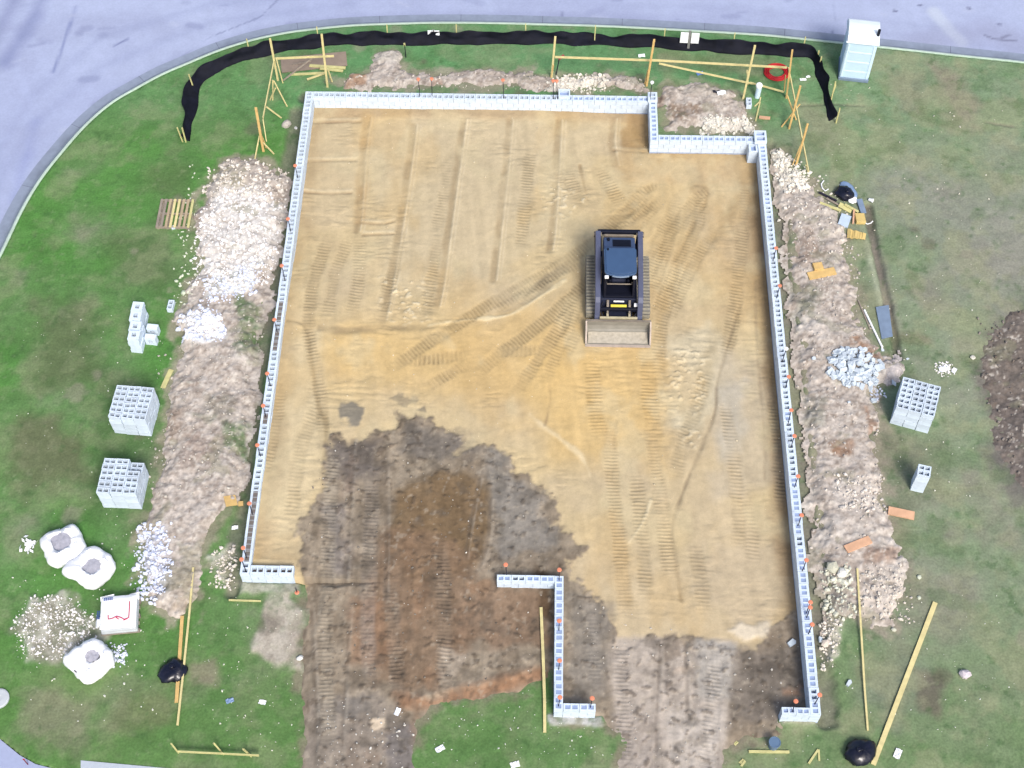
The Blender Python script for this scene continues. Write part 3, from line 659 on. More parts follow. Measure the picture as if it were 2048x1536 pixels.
dp([(1226, 1270), (1300, 1285), (1360, 1285), (1460, 1285), (1450, 1580), (1226, 1580)], S(196, 184, 174), .95, .2, .3, .7, 36)
dp([(1330, 1270), (1356, 1268), (1360, 1310), (1320, 1325)], T(134, 114, 96), .8, .08, .15, .3, 37)
dp([(1395, 1280), (1470, 1285), (1460, 1400), (1390, 1400)], S(190, 184, 178), .8, .15, .2, .5, 38)
dp([(1345, 1335), (1390, 1325), (1385, 1345), (1340, 1350)], T(206, 174, 146), .6, .1, .15, .4, 39)
dp([(1470, 1300), (1610, 1290), (1630, 1400), (1560, 1440), (1450, 1440)], T(128, 114, 102), .8, .2, .35, .5, 40)
dp([(1490, 1330), (1530, 1320), (1580, 1335), (1590, 1350), (1500, 1350)], T(96, 84, 74), .75, .12, .25, .4, 41)
dp([(1560, 1375), (1600, 1375), (1606, 1395), (1560, 1395)], T(190, 130, 92), .6, .1, .15, .3, 42)
dp([(1480, 1245), (1500, 1250), (1540, 1245), (1530, 1275), (1490, 1282), (1460, 1262)], T(226, 206, 176), .8, .1, .12, .3, 43, .04)
dp([(1330, 1430), (1440, 1420), (1440, 1580), (1340, 1580)], S(206, 196, 188), .7, .2, .3, .5, 44)
dp([(1240, 1440), (1330, 1430), (1330, 1580), (1240, 1580)], S(188, 176, 168), .6, .2, .3, .5, 45)
for px, c in (([(668, 900), (660, 1000), (655, 1150), (650, 1300), (660, 1500)], T(168, 154, 132)), ([(745, 950), (740, 1100), (735, 1250), (740, 1380)], T(156, 144, 136)),
              ([(1240, 1280), (1245, 1400), (1250, 1560)], T(172, 156, 144)), ([(1430, 1290), (1425, 1400), (1410, 1560)], T(186, 172, 160)), ([(780, 1150), (790, 1300), (800, 1400)], T(146, 124, 104)), ([(880, 1080), (890, 1250), (880, 1400)], T(136, 116, 96)), ([(1180, 1220), (1190, 1380)], T(150, 142, 134))):
    track(px, .42, .45, .03, c, .12, .035)
for px in ([(706, 880), (700, 1000), (690, 1160)], [(770, 900), (772, 1040), (770, 1200)], [(1320, 1290), (1315, 1400), (1310, 1560)], [(1370, 1290), (1375, 1420), (1380, 1560)], [(700, 1200), (690, 1350), (680, 1560)], [(620, 1200), (630, 1400), (628, 1560)], [(958, 960), (940, 1050), (930, 1120)], [(980, 1000), (975, 1080), (960, 1130)]):
    ridge(px, .09, -.04, T(104, 88, 74), .5, .05, .06)
    ridge([(x+7, y) for x, y in px], .06, .03, T(180, 166, 148), .35, .04, .05)
# small relief and grain; clods in the dark soil
soilm = np.zeros(X.shape); 
soilm[qS_] = mS_
clod = ss(.62, .78, fb(X, Y, .17, 3, 81)); D.Z += soilm*clod*.03; D.mix(np.s_[:, :], soilm*clod*.55, S(98, 86, 76))
cl2 = ss(.7, .82, fb(X, Y, .14, 2, 83)); D.mix(np.s_[:, :], soilm*cl2*.35, S(196, 184, 168)); dk2 = ss(.58, .75, fb(X, Y, .5, 4, 82)); D.mix(np.s_[:, :], soilm*dk2*.45, S(104, 96, 88)); rd2 = ss(.55, .72, fb(X, Y*.6, .7, 4, 84))*ss(3, 0, np.abs(X+3))*ss(22, 17, Y); D.mix(np.s_[:, :], soilm*rd2*.4, S(150, 118, 94))
# faint cross marks everywhere the machine has run
mk = ss(.5, .68, fb(X, Y, 1.1, 4, 85))*(1-soilm); bar_ = ss(.4, .62, fb(X*.35, Y*1.6, .16, 3, 86))
D.mul(np.s_[:, :], mk*bar_*.5, .86); D.Z += mk*(bar_-.5)*.016*(1-soilm)
# long streaks left by the blade, running with the passes
st = fb((X+.12*Y)*2.2, Y*.22, .5, 4, 87); D.C *= (1+.24*(st-.5)*(1-soilm)+.5*(fb(X*2.6, Y*.3, .45, 4, 88)-.5)*soilm)[..., None]
oc = ss(.5, .72, fb(X, Y*.6, 1.5, 4, 89))*(1-soilm); D.mix(np.s_[:, :], oc*.25, S(216, 180, 120))
pl_ = ss(.54, .74, fb(X, Y*.7, 1.1, 4, 90))*(1-soilm); D.mix(np.s_[:, :], pl_*.45, S(224, 208, 172))
D.C *= (1 + .16*(n2-.5)+.16*(n3-.5)+.12*(n4-.5)+soilm*(.3*(n3-.5)+.2*(n4-.5)))[..., None]
D.Z = ZF + D.Z + .05*(n2-.5) + .02*(n3-.5)+soilm*.03*(n3-.5)
out = np.clip((dd-.02)/.25, -1, 1)
inside_house = dH > -.02
D.Z = np.where(inside_house, D.Z, np.minimum(D.Z, .035*np.minimum(out, 1)+.03*np.minimum(out, 0)*2 + np.clip(dd-.3, 0, 1)*.5))
SOILSHEET = tag(D.mesh('graded_soil', M['soil'], dd > -.12), kind='structure')
def soil_z(x, y):
    z = D.zat(x, y); return 0 if z is None else z

# ---------------- banks of dug soil
MOUNDS = []
ICO = None
def mound(name, px, H, edge, label, seed, spots=(), rough=.16, base=(S(212, 201, 194), S(190, 178, 170), S(232, 225, 220)), d=.045, cat='dirt bank', group='banks of dug soil'):
    P = W(px); xs = [p[0] for p in P]; ys = [p[1] for p in P]
    g = Grid(min(xs)-.4, max(xs)+.4, min(ys)-.4, max(ys)+.4, d); X, Y = g.X, g.Y
    dd = poly_sd(X, Y, P) + .62*(fb(X, Y, .7, 3, seed)-.5)*1.1 + .42*(fb(X, Y, .22, 3, seed+20)-.5)
    t = ss(0, edge, dd)
    nb = fb(X, Y, 1.2, 4, seed+1); ns = fb(X, Y, .32, 4, seed+2); nt_ = fb(X, Y, .12, 3, seed+3)
    g.Z = -.06 + np.where(dd > -.1, H*.62*t*(.4+1.2*(nb-.2)*.8) + .06*ss(-.1, .3, dd) + rough*.65*(ns-.45)*ss(-.05, .3, dd) + (.07)*(nt_-.45)*ss(-.1, .15, dd), 0)
    a = ss(.35, .65, ns)[..., None]; b = ss(.55, .75, nb)[..., None]; c = ss(.55, .75, nt_)[..., None]
    C = base[0]*(1-a)+base[1]*a; C = C*(1-b*.5)+base[2]*b*.5; C = C*(1-c*.35)+np.asarray(base[2])*c*.35
    g.C[:] = C
    cl = ss(.6, .74, fb(X, Y, .2, 3, seed+9)); g.mix(np.s_[:, :], cl*.35, S(146, 130, 120))
    for sp, c_, am, f, ap in spots:
        q, m = g.poly(W(sp), f, ap, .4, seed+5, 4)
        if m.size: g.mix(q, m*(.55+.45*ss(.3, .6, fb(g.X[q], g.Y[q], .2, 3, seed+8))), c_, am)
    n6 = fb(X, Y, .075, 2, seed+4); g.C *= (1+.25*(ns-.5)+.38*(nt_-.5)+.42*(n6-.5))[..., None]
    sp2 = ss(.68, .8, fb(X, Y, .11, 2, seed+6)); g.mix(np.s_[:, :], sp2*.7, S(232, 224, 216)); sp3 = ss(.68, .8, fb(X, Y, .13, 2, seed+7)); g.mix(np.s_[:, :], sp3*.5, S(132, 118, 108))
    wd_ = ss(.62, .72, fb(X, Y, .55, 4, seed+14)); g.mix(np.s_[:, :], wd_*.4, S(150, 150, 126))
    o = g.mesh(name, M['spoil'], (dd > -.12) & (g.Z > -.12))
    # put the origin at the foot of the bank
    cxy = Vector((sum(xs)/len(xs), sum(ys)/len(ys), 0)); o.data.transform(Matrix.Translation(-cxy)); o.location = cxy
    tag(o, label, cat, group); MOUNDS.append(g); return g
GRN = S(92, 124, 78); RED = T(158, 110, 80); WHT = T(236, 232, 232); DKB = T(130, 108, 92); GRY = T(168, 160, 152); ROSE = T(196, 172, 160)
mound('dirt_bank', BANK_LEFT,
      .42, .7, 'long rubble-strewn bank of dug soil on the grass left of the block wall', 11,
      [([(440, 380), (520, 370), (560, 420), (550, 520), (480, 560), (400, 560), (395, 470)], WHT, .7, .25, .4), ([(430, 330), (500, 330), (500, 380), (430, 390)], T(200, 184, 160), .8, .2, .3), ([(420, 560), (520, 530), (500, 580), (400, 610)], T(232, 236, 250), .8, .15, .3), ([(365, 640), (420, 630), (450, 680), (390, 690)], T(222, 228, 244), .8, .12, .3),
       ([(280, 1070), (330, 1060), (340, 1170), (300, 1200)], T(206, 208, 226), .85, .12, .3), ([(480, 600), (520, 620), (510, 720), (480, 700)], GRN, .8, .2, .4), ([(455, 850), (500, 850), (490, 920), (450, 890)], GRN, .85, .15, .35), ([(330, 860), (350, 800), (370, 850), (345, 880)], T(148, 112, 84), .6, .12, .3),
       ([(380, 870), (450, 880), (430, 930), (370, 930)], T(160, 132, 118), .6, .2, .3), ([(340, 1150), (400, 1130), (390, 1240), (340, 1230)], T(172, 148, 124), .7, .2, .3), ([(420, 800), (470, 800), (470, 850), (420, 840)], T(140, 132, 112), .6, .2, .4)], .13)
mound('dirt_bank', BANK_REAR,
      .26, .35, 'low narrow bank of dug soil along the rear block wall', 23,
      [([(690, 150), (740, 145), (735, 176), (690, 176)], T(178, 124, 84), .85, .12, .2), ([(755, 105), (800, 110), (805, 130), (760, 126)], T(182, 172, 158), .8, .12, .15), ([(1110, 155), (1190, 150), (1215, 165), (1200, 184), (1100, 184)], T(236, 228, 216), .85, .15, .25), ([(860, 160), (880, 158), (890, 178), (855, 178)], T(168, 122, 96), .7, .1, .2), ([(980, 150), (1100, 152), (1090, 172), (980, 170)], T(176, 156, 140), .6, .15, .25)], .12)
mound('dirt_bank', HEAP_NOTCH,
      .32, .5, 'small brown heap of dug soil in the rear notch of the block wall', 37,
      [([(1335, 205), (1400, 215), (1400, 245), (1335, 240)], T(142, 108, 80), .8, .15, .3), ([(1316, 190), (1330, 200), (1325, 240), (1316, 230)], T(126, 90, 66), .8, .1, .15), ([(1400, 240), (1500, 240), (1512, 270), (1400, 266)], T(240, 232, 218), .85, .15, .25), ([(1340, 168), (1430, 172), (1470, 200), (1400, 200)], T(198, 184, 168), .6, .2, .3)], .13)
mound('dirt_bank', BANK_RIGHT,
      .36, .65, 'long stony bank of dug soil on the grass right of the block wall', 53,
      [([(1545, 305), (1565, 300), (1600, 345), (1620, 380), (1570, 380)], T(238, 228, 212), .85, .15, .25), ([(1570, 480), (1620, 470), (1650, 520), (1590, 540)], T(162, 128, 104), .6, .2, .35), ([(1580, 570), (1630, 580), (1640, 650), (1590, 640)], T(118, 126, 96), .55, .2, .4), ([(1610, 790), (1650, 800), (1640, 860), (1612, 850)], T(130, 134, 108), .5, .15, .3),
       ([(1655, 890), (1700, 885), (1700, 910), (1660, 915)], T(150, 96, 58), .85, .1, .15), ([(1720, 800), (1755, 850), (1760, 880), (1735, 870)], T(164, 112, 80), .75, .1, .2), ([(1715, 690), (1760, 690), (1765, 720), (1720, 720)], T(164, 108, 72), .75, .1, .2), ([(1700, 680), (1720, 678), (1722, 694), (1700, 694)], T(172, 112, 70), .8, .08, .1),
       ([(1670, 960), (1760, 960), (1760, 1020), (1670, 1020)], T(220, 206, 196), .7, .2, .4), ([(1720, 1150), (1815, 1140), (1810, 1240), (1720, 1230)], T(212, 196, 184), .7, .2, .35), ([(1730, 1100), (1800, 1100), (1790, 1125), (1730, 1130)], T(156, 110, 84), .7, .12, .2), ([(1650, 1140), (1700, 1150), (1700, 1230), (1660, 1230)], T(132, 124, 106), .6, .2, .3), ([(1640, 400), (1690, 430), (1700, 500), (1640, 480)], T(206, 190, 176), .6, .2, .3)], .15)
mound('sand_heap', [(1752, 722), (1790, 712), (1812, 735), (1806, 758), (1780, 775), (1756, 765)], .3, .4, 'small pale heap of sand between the broken block and the block stack', 71, [([(1770, 722), (1806, 730), (1800, 755), (1775, 755)], T(216, 200, 196), .8, .1, .1)], .05, (T(200, 188, 184), T(184, 172, 176), T(214, 200, 196)), .04, 'sand heap', None)
mound('dirt_bank', [(2000, 632), (2040, 610), (2130, 600), (2160, 1040), (2060, 1010), (2020, 960), (1988, 900), (1972, 800), (1956, 720), (1975, 665)], .3, 1.2, 'low brown heap of loose soil cut by the right edge of the photo', 83, [([(1990, 800), (1980, 880), (2030, 980), (2120, 1000), (2100, 800)], S(116, 108, 108), .5, .3, .4)], .1, (S(136, 126, 120), S(118, 110, 106), S(152, 142, 136)), .05)
def land_z(x, y):
    z = 0.0
    g = G.zat(x, y); z = g if g is not None else 0
    s = D.zat(x, y)
    if s is not None: z = max(z, s) if s > -.5 and poly_sd(np.array([x]), np.array([y]), HOUSE)[0] > 0 or z < -.3 else z
    for m in MOUNDS:
        h = m.zat(x, y)
        if h is not None and h > z: z = h
    return z
def land(px, py):
    z = 0.
    for _ in range(5):
        p = at(px, py, z); z = land_z(p.x, p.y)
    return at(px, py, z)

# ---------------- loose limestone and pebbles (nobody could count them)
phi = (1+5**.5)/2
IV = np.array([(-1, phi, 0), (1, phi, 0), (-1, -phi, 0), (1, -phi, 0), (0, -1, phi), (0, 1, phi), (0, -1, -phi), (0, 1, -phi), (phi, 0, -1), (phi, 0, 1), (-phi, 0, -1), (-phi, 0, 1)])/1.902
IF = np.array([(0, 11, 5), (0, 5, 1), (0, 1, 7), (0, 7, 10), (0, 10, 11), (1, 5, 9), (5, 11, 4), (11, 10, 2), (10, 7, 6), (7, 1, 8), (3, 9, 4), (3, 4, 2), (3, 2, 6), (3, 6, 8), (3, 8, 9), (4, 9, 5), (2, 4, 11), (6, 2, 10), (8, 6, 7), (9, 8, 1)])
def rocks(name, specs, cat):
    Vs, Fs, Cs = [], [], []; n = 0
    for px, count, r0, r1, c, var in specs:
        P = W(px); xs = [p[0] for p in P]; ys = [p[1] for p in P]; k = 0; tries = 0
        while k < count and tries < count*8:
            tries += 1
            x, y = RNG.uniform(min(xs), max(xs)), RNG.uniform(min(ys), max(ys))
            if poly_sd(np.array([x]), np.array([y]), P)[0] < RNG.normal(0, .12): continue
            k += 1
            r = r0*(r1/r0)**(RNG.random()**1.8); z = land_z(x, y)
            A = np.linalg.qr(RNG.normal(size=(3, 3)))[0]
            v = IV*(1+RNG.uniform(-.28, .28, (12, 1)))*np.array((1, RNG.uniform(.6, 1), RNG.uniform(.45, .8)))*r
            Vs.append(v@A.T+np.array((x, y, z+r*.25))); Fs.append(IF+n); n += 12
            cc = np.asarray(c)*(1+RNG.uniform(-var, var)); Cs.append(np.tile(cc, (12, 1)))
    o = np_mesh(name, np.vstack(Vs), np.vstack(Fs), np.vstack(Cs), M['rock'], False)
    tag(o, kind='stuff'); return o
LW = np.array((.74, .72, .71)); LP = np.array((.62, .58, .52)); LB = np.array((.62, .66, .78))
rocks('limestone_rubble', [
    ([(420, 400), (500, 370), (560, 400), (560, 480), (540, 560), (480, 590), (390, 580), (385, 470)], 1250, .018, .09, LW, .24),
    ([(420, 330), (500, 318), (570, 345), (570, 410), (430, 400), (400, 380)], 260, .03, .11, LP, .18),
    ([(410, 560), (530, 530), (510, 590), (400, 620)], 260, .03, .1, LB, .12),
    ([(360, 640), (420, 620), (455, 665), (430, 690), (370, 690)], 330, .03, .13, LB, .12),
    ([(380, 640), (440, 640), (440, 680), (380, 680)], 120, .05, .15, LW, .1),
    ([(275, 1060), (330, 1050), (345, 1160), (310, 1210), (275, 1180)], 420, .03, .1, LB, .12),
    ([(70, 1190), (130, 1190), (200, 1240), (190, 1290), (110, 1320), (50, 1310), (25, 1250)], 760, .012, .06, LW, .15),
    ([(210, 1290), (245, 1285), (250, 1330), (220, 1335)], 80, .03, .08, LB, .1),
    ([(425, 1100), (470, 1090), (470, 1180), (430, 1170)], 160, .02, .08, LP, .15),
    ([(1105, 155), (1190, 148), (1220, 165), (1210, 186), (1090, 186)], 200, .03, .11, T(238, 228, 212), .12),
    ([(1400, 235), (1500, 235), (1514, 272), (1400, 268)], 220, .03, .1, T(240, 232, 218), .12),
    ([(1545, 300), (1590, 320), (1625, 380), (1570, 390)], 320, .03, .12, T(240, 232, 220), .12),
    ([(1640, 1130), (1700, 1130), (1710, 1230), (1650, 1240)], 160, .03, .12, T(222, 222, 200), .15),
    ([(1670, 950), (1760, 950), (1770, 1030), (1670, 1030)], 170, .02, .09, T(226, 214, 206), .12),
    ([(1720, 1140), (1815, 1130), (1815, 1245), (1720, 1245)], 220, .02, .09, T(222, 208, 196), .12),
    ([(1650, 340), (1700, 420), (1700, 520), (1560, 480), (1560, 360)], 150, .02, .08, LP, .15),
    ([(1640, 1240), (1680, 1240), (1670, 1310), (1645, 1340)], 110, .02, .09, LP, .15),
    ([(1868, 728), (1900, 724), (1910, 746), (1880, 754)], 90, .02, .06, LW, .06),
    ([(1735, 770), (1770, 770), (1760, 800), (1735, 800)], 40, .03, .07, LB, .1),
    ([(1950, 640), (2020, 620), (2040, 950), (1980, 900)], 40, .03, .1, S(150, 142, 138), .15),
], 'rubble')
rocks('scattered_pebbles', [
    ([(330, 620), (520, 620), (480, 1000), (300, 1000)], 420, .015, .06, T(200, 190, 178), .25),
    ([(1580, 420), (1720, 480), (1780, 1000), (1630, 1200)], 650, .015, .07, T(206, 192, 182), .25),
    ([(690, 140), (1300, 160), (1300, 182), (690, 178)], 260, .015, .06, T(206, 192, 180), .2),
    ([(380, 330), (400, 330), (390, 620), (350, 620)], 90, .02, .08, T(224, 232, 206), .1),
    ([(20, 1060), (330, 1020), (450, 1400), (60, 1480)], 140, .012, .045, T(230, 232, 220), .1),
    ([(420, 1180), (600, 1190), (600, 1520), (420, 1480)], 90, .012, .035, T(220, 222, 200), .1),
    ([(640, 880), (1100, 980), (1100, 1340), (640, 1400)], 260, .012, .05, T(140, 126, 112), .3),
    ([(640, 900), (1120, 980), (1100, 1340), (640, 1400)], 50, .012, .035, T(226, 220, 210), .1),
    ([(1140, 1180), (1220, 1220), (1440, 1300), (1620, 1240), (1640, 1400), (1440, 1536), (1230, 1536)], 170, .012, .045, T(206, 196, 184), .2),
    ([(620, 1380), (830, 1440), (830, 1536), (610, 1536)], 120, .015, .05, T(206, 200, 194), .2),
    ([(830, 1430), (1090, 1370), (1220, 1470), (1220, 1536), (840, 1536)], 90, .012, .035, T(226, 230, 220), .1),
    ([(1650, 1200), (2040, 1180), (2040, 1536), (1460, 1536)], 80, .012, .035, T(226, 230, 216), .1),
    ([(1660, 560), (1960, 520), (1960, 1000), (1780, 1010)], 110, .012, .04, T(222, 222, 206), .1),
    ([(20, 640), (320, 600), (320, 1040), (20, 1040)], 60, .012, .035, T(222, 226, 210), .1),
    ([(1580, 160), (2030, 190), (2030, 560), (1740, 520)], 90, .012, .045, T(216, 210, 190), .15),
    ([(1960, 660), (2040, 620), (2060, 960), (1990, 900)], 60, .02, .07, S(128, 118, 112), .2),
    ([(600, 225), (1300, 240), (1580, 700), (1600, 1200), (1100, 900), (520, 1100)], 260, .012, .035, T(226, 206, 164), .2),
], 'pebbles')
# ================================================================== BLOCK WALLS
CB = np.array((.57, .66, .76)); CJ = S(186, 202, 236)
def hollow(mb, c, ux, L, T, z0, z1, cores=2, depth=None, fill=None, col=None, web=.048, shell=None, webcol=None):
    """one hollow block: centre c (x,y), unit vector ux along its length; open cores in the top"""
    uy = Vector((-ux.y, ux.x, 0)); c = Vector((c[0], c[1], 0)); col = CB if col is None else col
    depth = (z1-z0) if depth is None else depth
    def P(a, b, z): return c+ux*a+uy*b+Vector((0, 0, z))
    hl, ht = L/2, T/2; shell = shell or (.072 if T > .25 else .045)
    mb.col = tuple(col)
    cw = (L-web*(cores+1))/cores; xs = [-hl]
    for k in range(cores): xs += [-hl+web+k*(cw+web), -hl+web+k*(cw+web)+cw]
    xs.append(hl); yb = ht-shell
    # outer sides
    o = [P(-hl, -ht, z0), P(hl, -ht, z0), P(hl, ht, z0), P(-hl, ht, z0), P(-hl, -ht, z1), P(hl, -ht, z1), P(hl, ht, z1), P(-hl, ht, z1)]
    mb.add(o, [(0, 1, 5, 4), (1, 2, 6, 5), (2, 3, 7, 6), (3, 0, 4, 7)])
    # top: long strips and webs
    mb.add([P(-hl, -ht, z1), P(hl, -ht, z1), P(hl, -yb, z1), P(-hl, -yb, z1)], [(0, 1, 2, 3)])
    mb.add([P(-hl, yb, z1), P(hl, yb, z1), P(hl, ht, z1), P(-hl, ht, z1)], [(0, 1, 2, 3)])
    mb.col = tuple(col if webcol is None else webcol)
    for k in range(cores+1):
        a, b = xs[2*k], xs[2*k+1]
        mb.add([P(a, -yb, z1), P(b, -yb, z1), P(b, yb, z1), P(a, yb, z1)], [(0, 1, 2, 3)])
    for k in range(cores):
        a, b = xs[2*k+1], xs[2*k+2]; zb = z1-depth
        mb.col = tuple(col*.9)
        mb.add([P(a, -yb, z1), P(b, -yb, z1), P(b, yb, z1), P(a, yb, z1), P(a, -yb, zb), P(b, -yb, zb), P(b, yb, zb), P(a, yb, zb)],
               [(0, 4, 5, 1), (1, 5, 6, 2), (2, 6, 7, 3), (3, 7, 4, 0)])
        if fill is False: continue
        mb.col = tuple(fill if fill is not None else S(60, 58, 70))  # without a given fill: near-black floor, the hole's shade painted in
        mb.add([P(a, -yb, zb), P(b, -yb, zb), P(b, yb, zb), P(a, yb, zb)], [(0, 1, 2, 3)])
    mb.col = (1, 1, 1)
GROUT = S(172, 192, 236); DIRTF = S(132, 124, 120)
def run(mbs, a, b, T, z0=-.8, skip0=0., skip1=0., fillfn=None):
    """one straight length of wall from a to b (outer corner to outer corner, centre line), 3 visible courses"""
    a = Vector((*a, 0)); b = Vector((*b, 0)); d = (b-a).normalized(); Lt = (b-a).length
    nc = 3
    for ci in range(nc):
        zb = ZT-.2*(nc-ci); zt = zb+.192
        n = max(1, round(Lt/.4)); st = Lt/n; off = .5 if ci % 2 else 0
        edges = [0]+[(i+off)*st for i in range(0 if off else 1, n)]+[Lt]
        for i in range(len(edges)-1):
            l = edges[i+1]-edges[i]
            if l < .05: continue
            m = a+d*(edges[i]+l/2)+Vector((-d.y, d.x, 0))*RNG.normal(0, .003)
            col = CB*(1+RNG.uniform(-.07, .05)); ztj = zt+RNG.normal(0, .002)
            ku = 2 if l > .3 else 1
            if ci == nc-1:
                dep, fil, cc = fillfn(m.x, m.y) if fillfn else (.5, None, None)
                hollow(mbs[ci], m, d, l-.009, T, zb, ztj, ku, dep, fil, col, webcol=None if cc is None else cc*(1+RNG.uniform(-.1, .1)))
            else:
                mbs[ci].col = tuple(col)
                mbs[ci].obox((m.x, m.y, (zb+zt)/2), d*(l-.009)/2, Vector((-d.y, d.x, 0))*T/2, (0, 0, (zt-zb)/2))
    # recessed mortar and the buried stem below
    mbs[3].col = tuple(CJ)
    nrm = Vector((-d.y, d.x, 0)); mid = (a+b)/2
    for ci in range(nc-1):
        zt = ZT-.2*(nc-ci)+.192
        mbs[3].obox((mid.x, mid.y, zt+.004), d*(Lt/2-.003), nrm*(T/2-.006), (0, 0, .0045))
    mbs[3].obox((mid.x, mid.y, (z0+ZT-.6)/2), d*(Lt/2), nrm*(T/2-.004), (0, 0, (ZT-.6-z0)/2-.001))
    n = max(1, round(Lt/.4)); st = Lt/n
def wall_thing(label, loc, runs, extras, fillfn):
    t = thing('foundation_wall', label, 'block wall', loc)
    mbs = [MB() for _ in range(4)]
    for a, b, T in runs: run(mbs, a, b, T, fillfn=fillfn)
    for i in range(3): mbs[i].build('block_course', M['blockc'], t, loc, colattr=True)
    mbs[3].build('mortar', M['blockc'], t, loc, colattr=True)
    for kind, x, y, sx, sy, z0, z1, cores in extras:
        m = MB(); dpt = .12
        if sx >= sy: hollow(m, (x, y), Vector((1, 0, 0)), sx, sy, z0, z1, cores, dpt, GROUT)
        else: hollow(m, (x, y), Vector((0, 1, 0)), sy, sx, z0, z1, cores, dpt, GROUT)
        m.build(kind, M['blockc'], t, loc, colattr=True)
    return t
h = TW/2
def fill_main(x, y):
    r = RNG.random()
    if x < XL+.5:                                            # left wall
        if (27.0 < y < 28.9) or (19.3 < y < 21.6) or (24.0 < y < 24.5): return (.012 if r < .8 else .2, DIRTF, S(150, 148, 150))
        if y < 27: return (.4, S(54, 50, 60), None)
        return (.58, None, None)
    if x > XR-.5:
        if y < 22.5: return (.03 if r < .8 else .25, GROUT, None)
        if y > 35.4: return (.05, GROUT, None)
        return (.56, None, None) if r < .85 else (.06, GROUT, None)
    if y > YS+1: return ((.58, None, None) if x < .9 else (.05, GROUT, None))
    if y > YS-1: return (.04, GROUT, None)
    return (.05, GROUT, None) if x > 0 else (.15, S(120, 110, 110), None)
MAIN = wall_thing('long white-grey hollow block foundation wall wrapping the left, rear and right of the sand', (0, 27, 0), [
    ((XL+h, 18.9), (XL+h, YB), TW), ((XL+TW+.004, YB-h), (XS-TW-.004, YB-h), TW), ((XS-h, YS-TW+.0), (XS-h, YB), TW),
    ((XS+.004, YS-h), (XR-TW-.004, YS-h), TW), ((XR-h, 14.92), (XR-h, YS), TW), ((XL+TW+.004, 18.9+h), (-7.0, 18.9+h), TW), ((7.10, 14.92+.1), (XR-TW-.004, 14.92+.1), .2)],
    [('pilaster', .95, YB+.03, .42, .42, -.3, ZT+.06, 1), ('corner_block', XR-.21, YS-.14, .43, .52, ZT+.006, ZT+.17, 2), ('pilaster', XR-.46, YS-.5, .32, .38, -.4, ZT-.06, 1), ('corner_block', XS-.16, YB-.12, .34, .42, ZT+.006, ZT+.12, 2)], fill_main)
def fill_mid(x, y):
    r = RNG.random()
    if y > 18.7 and x < .5: return (.3, S(70, 64, 76), None) if r < .6 else (.04, GROUT, None)
    return (.02, GROUT, None)
MIDW = wall_thing('short Z-shaped block wall standing between the brown soil and the driveway', (.5, 17, 0), [
    ((-.98, 18.93), (.73, 18.93), .21), ((.86, 14.90), (.86, 19.035), .25), ((.99, 15.0), (1.9, 15.0), .21)], [], fill_mid)
# mortar droppings and parging on the foot of the inner faces
def smear(px0, px1, z, w_, parent, loc):
    pass

# ---------------- single blocks and stacks
def block_mesh(T, cores=2, L=.39, H=.19, tint=1.0):
    m = MB(); c = CB*tint
    hollow(m, (0, 0), Vector((1, 0, 0)), L, T, 0, H, cores, H-.002, False, c, .038, .036)
    o = m.build('concrete_block', M['blockc'], colattr=True); me = o.data; bpy.data.objects.remove(o); return me
BM8 = [block_mesh(.19, tint=t) for t in (1.0, .95, 1.04, .91)]; BM12 = [block_mesh(.29, tint=t) for t in (1.0, 1.04)]
def blk(me, x, y, z, rz, label, group=None, tilt=None):
    o = bpy.data.objects.new('concrete_block', me); COL.objects.link(o)
    o.location = (x, y, z); o.rotation_euler = (tilt[0], tilt[1], rz) if tilt else (0, 0, rz)
    return tag(o, label, 'concrete block', group)
def cube_stack(corners, label, group, missing=(), turned=(), layers=5, topz=1.0):
    C = [at(x, y, topz) for x, y in corners]                 # TL TR FR FL of the top
    c = (C[0]+C[1]+C[2]+C[3])/4; d = ((C[1]-C[0])+(C[2]-C[3])).normalized(); rz = math.atan2(d.y, d.x)
    ux = d; uy = Vector((-d.y, d.x, 0)); gz = land_z(c.x, c.y)
    for L in range(layers):
        for r in range(6):
            for k in range(3):
                top = L == layers-1
                if not top and 0 < r < 5 and k == 1: 
                    continue
                if top and (r, k) in missing: continue
                if (not top) and L == layers-2 and False: continue
                p = c+ux*((k-1)*.402+RNG.normal(0, .005))+uy*((r-2.5)*.201+RNG.normal(0, .005))
                blk(BM8[RNG.integers(0, 4)], p.x, p.y, max(gz, 0)-.0+L*.198, rz+RNG.normal(0, .012)+(RNG.normal(0, .05) if (r, k) in turned and top else 0), label, group)
        # the middle of the layer below a gap shows too
    if missing:
        for (r, k) in missing:
            if k == 1 and 0 < r < 5:
                p = c+uy*((r-2.5)*.201); blk(BM8[0], p.x, p.y, max(gz, 0)+(layers-2)*.198, rz, label, group)
cube_stack([(233, 768), (307, 772), (292, 844), (216, 836)], 'grey hollow block in the upper of the two cube stacks left of the long bank', 'blocks of the upper left stack', (), ((0, 0), (0, 1), (1, 1), (2, 1)))
cube_stack([(202, 911), (285, 916), (276, 991), (193, 988)], 'grey hollow block in the lower of the two cube stacks left of the long bank', 'blocks of the lower left stack', ((5, 2), (4, 2)), ((0, 2), (1, 2), (3, 1)))
cube_stack([(1807, 751), (1880, 772), (1869, 835), (1795, 816)], 'grey hollow block in the cube stack on the grass right of the house', 'blocks of the right stack', (), ((5, 1), (4, 1)))
# tower of two-by-four blocks on the right
p0 = at(1849, 941, 1.0); rz = math.atan2(-.25, 1)
for L in range(5):
    for k in (-1, 1):
        blk(BM8[(L+k) % 3], p0.x-k*.1*math.sin(rz), p0.y+k*.1*math.cos(rz), land_z(p0.x, p0.y)+L*.198, rz+RNG.normal(0, .02), 'grey hollow block in the small two-wide tower on the right grass', 'blocks of the small right tower')
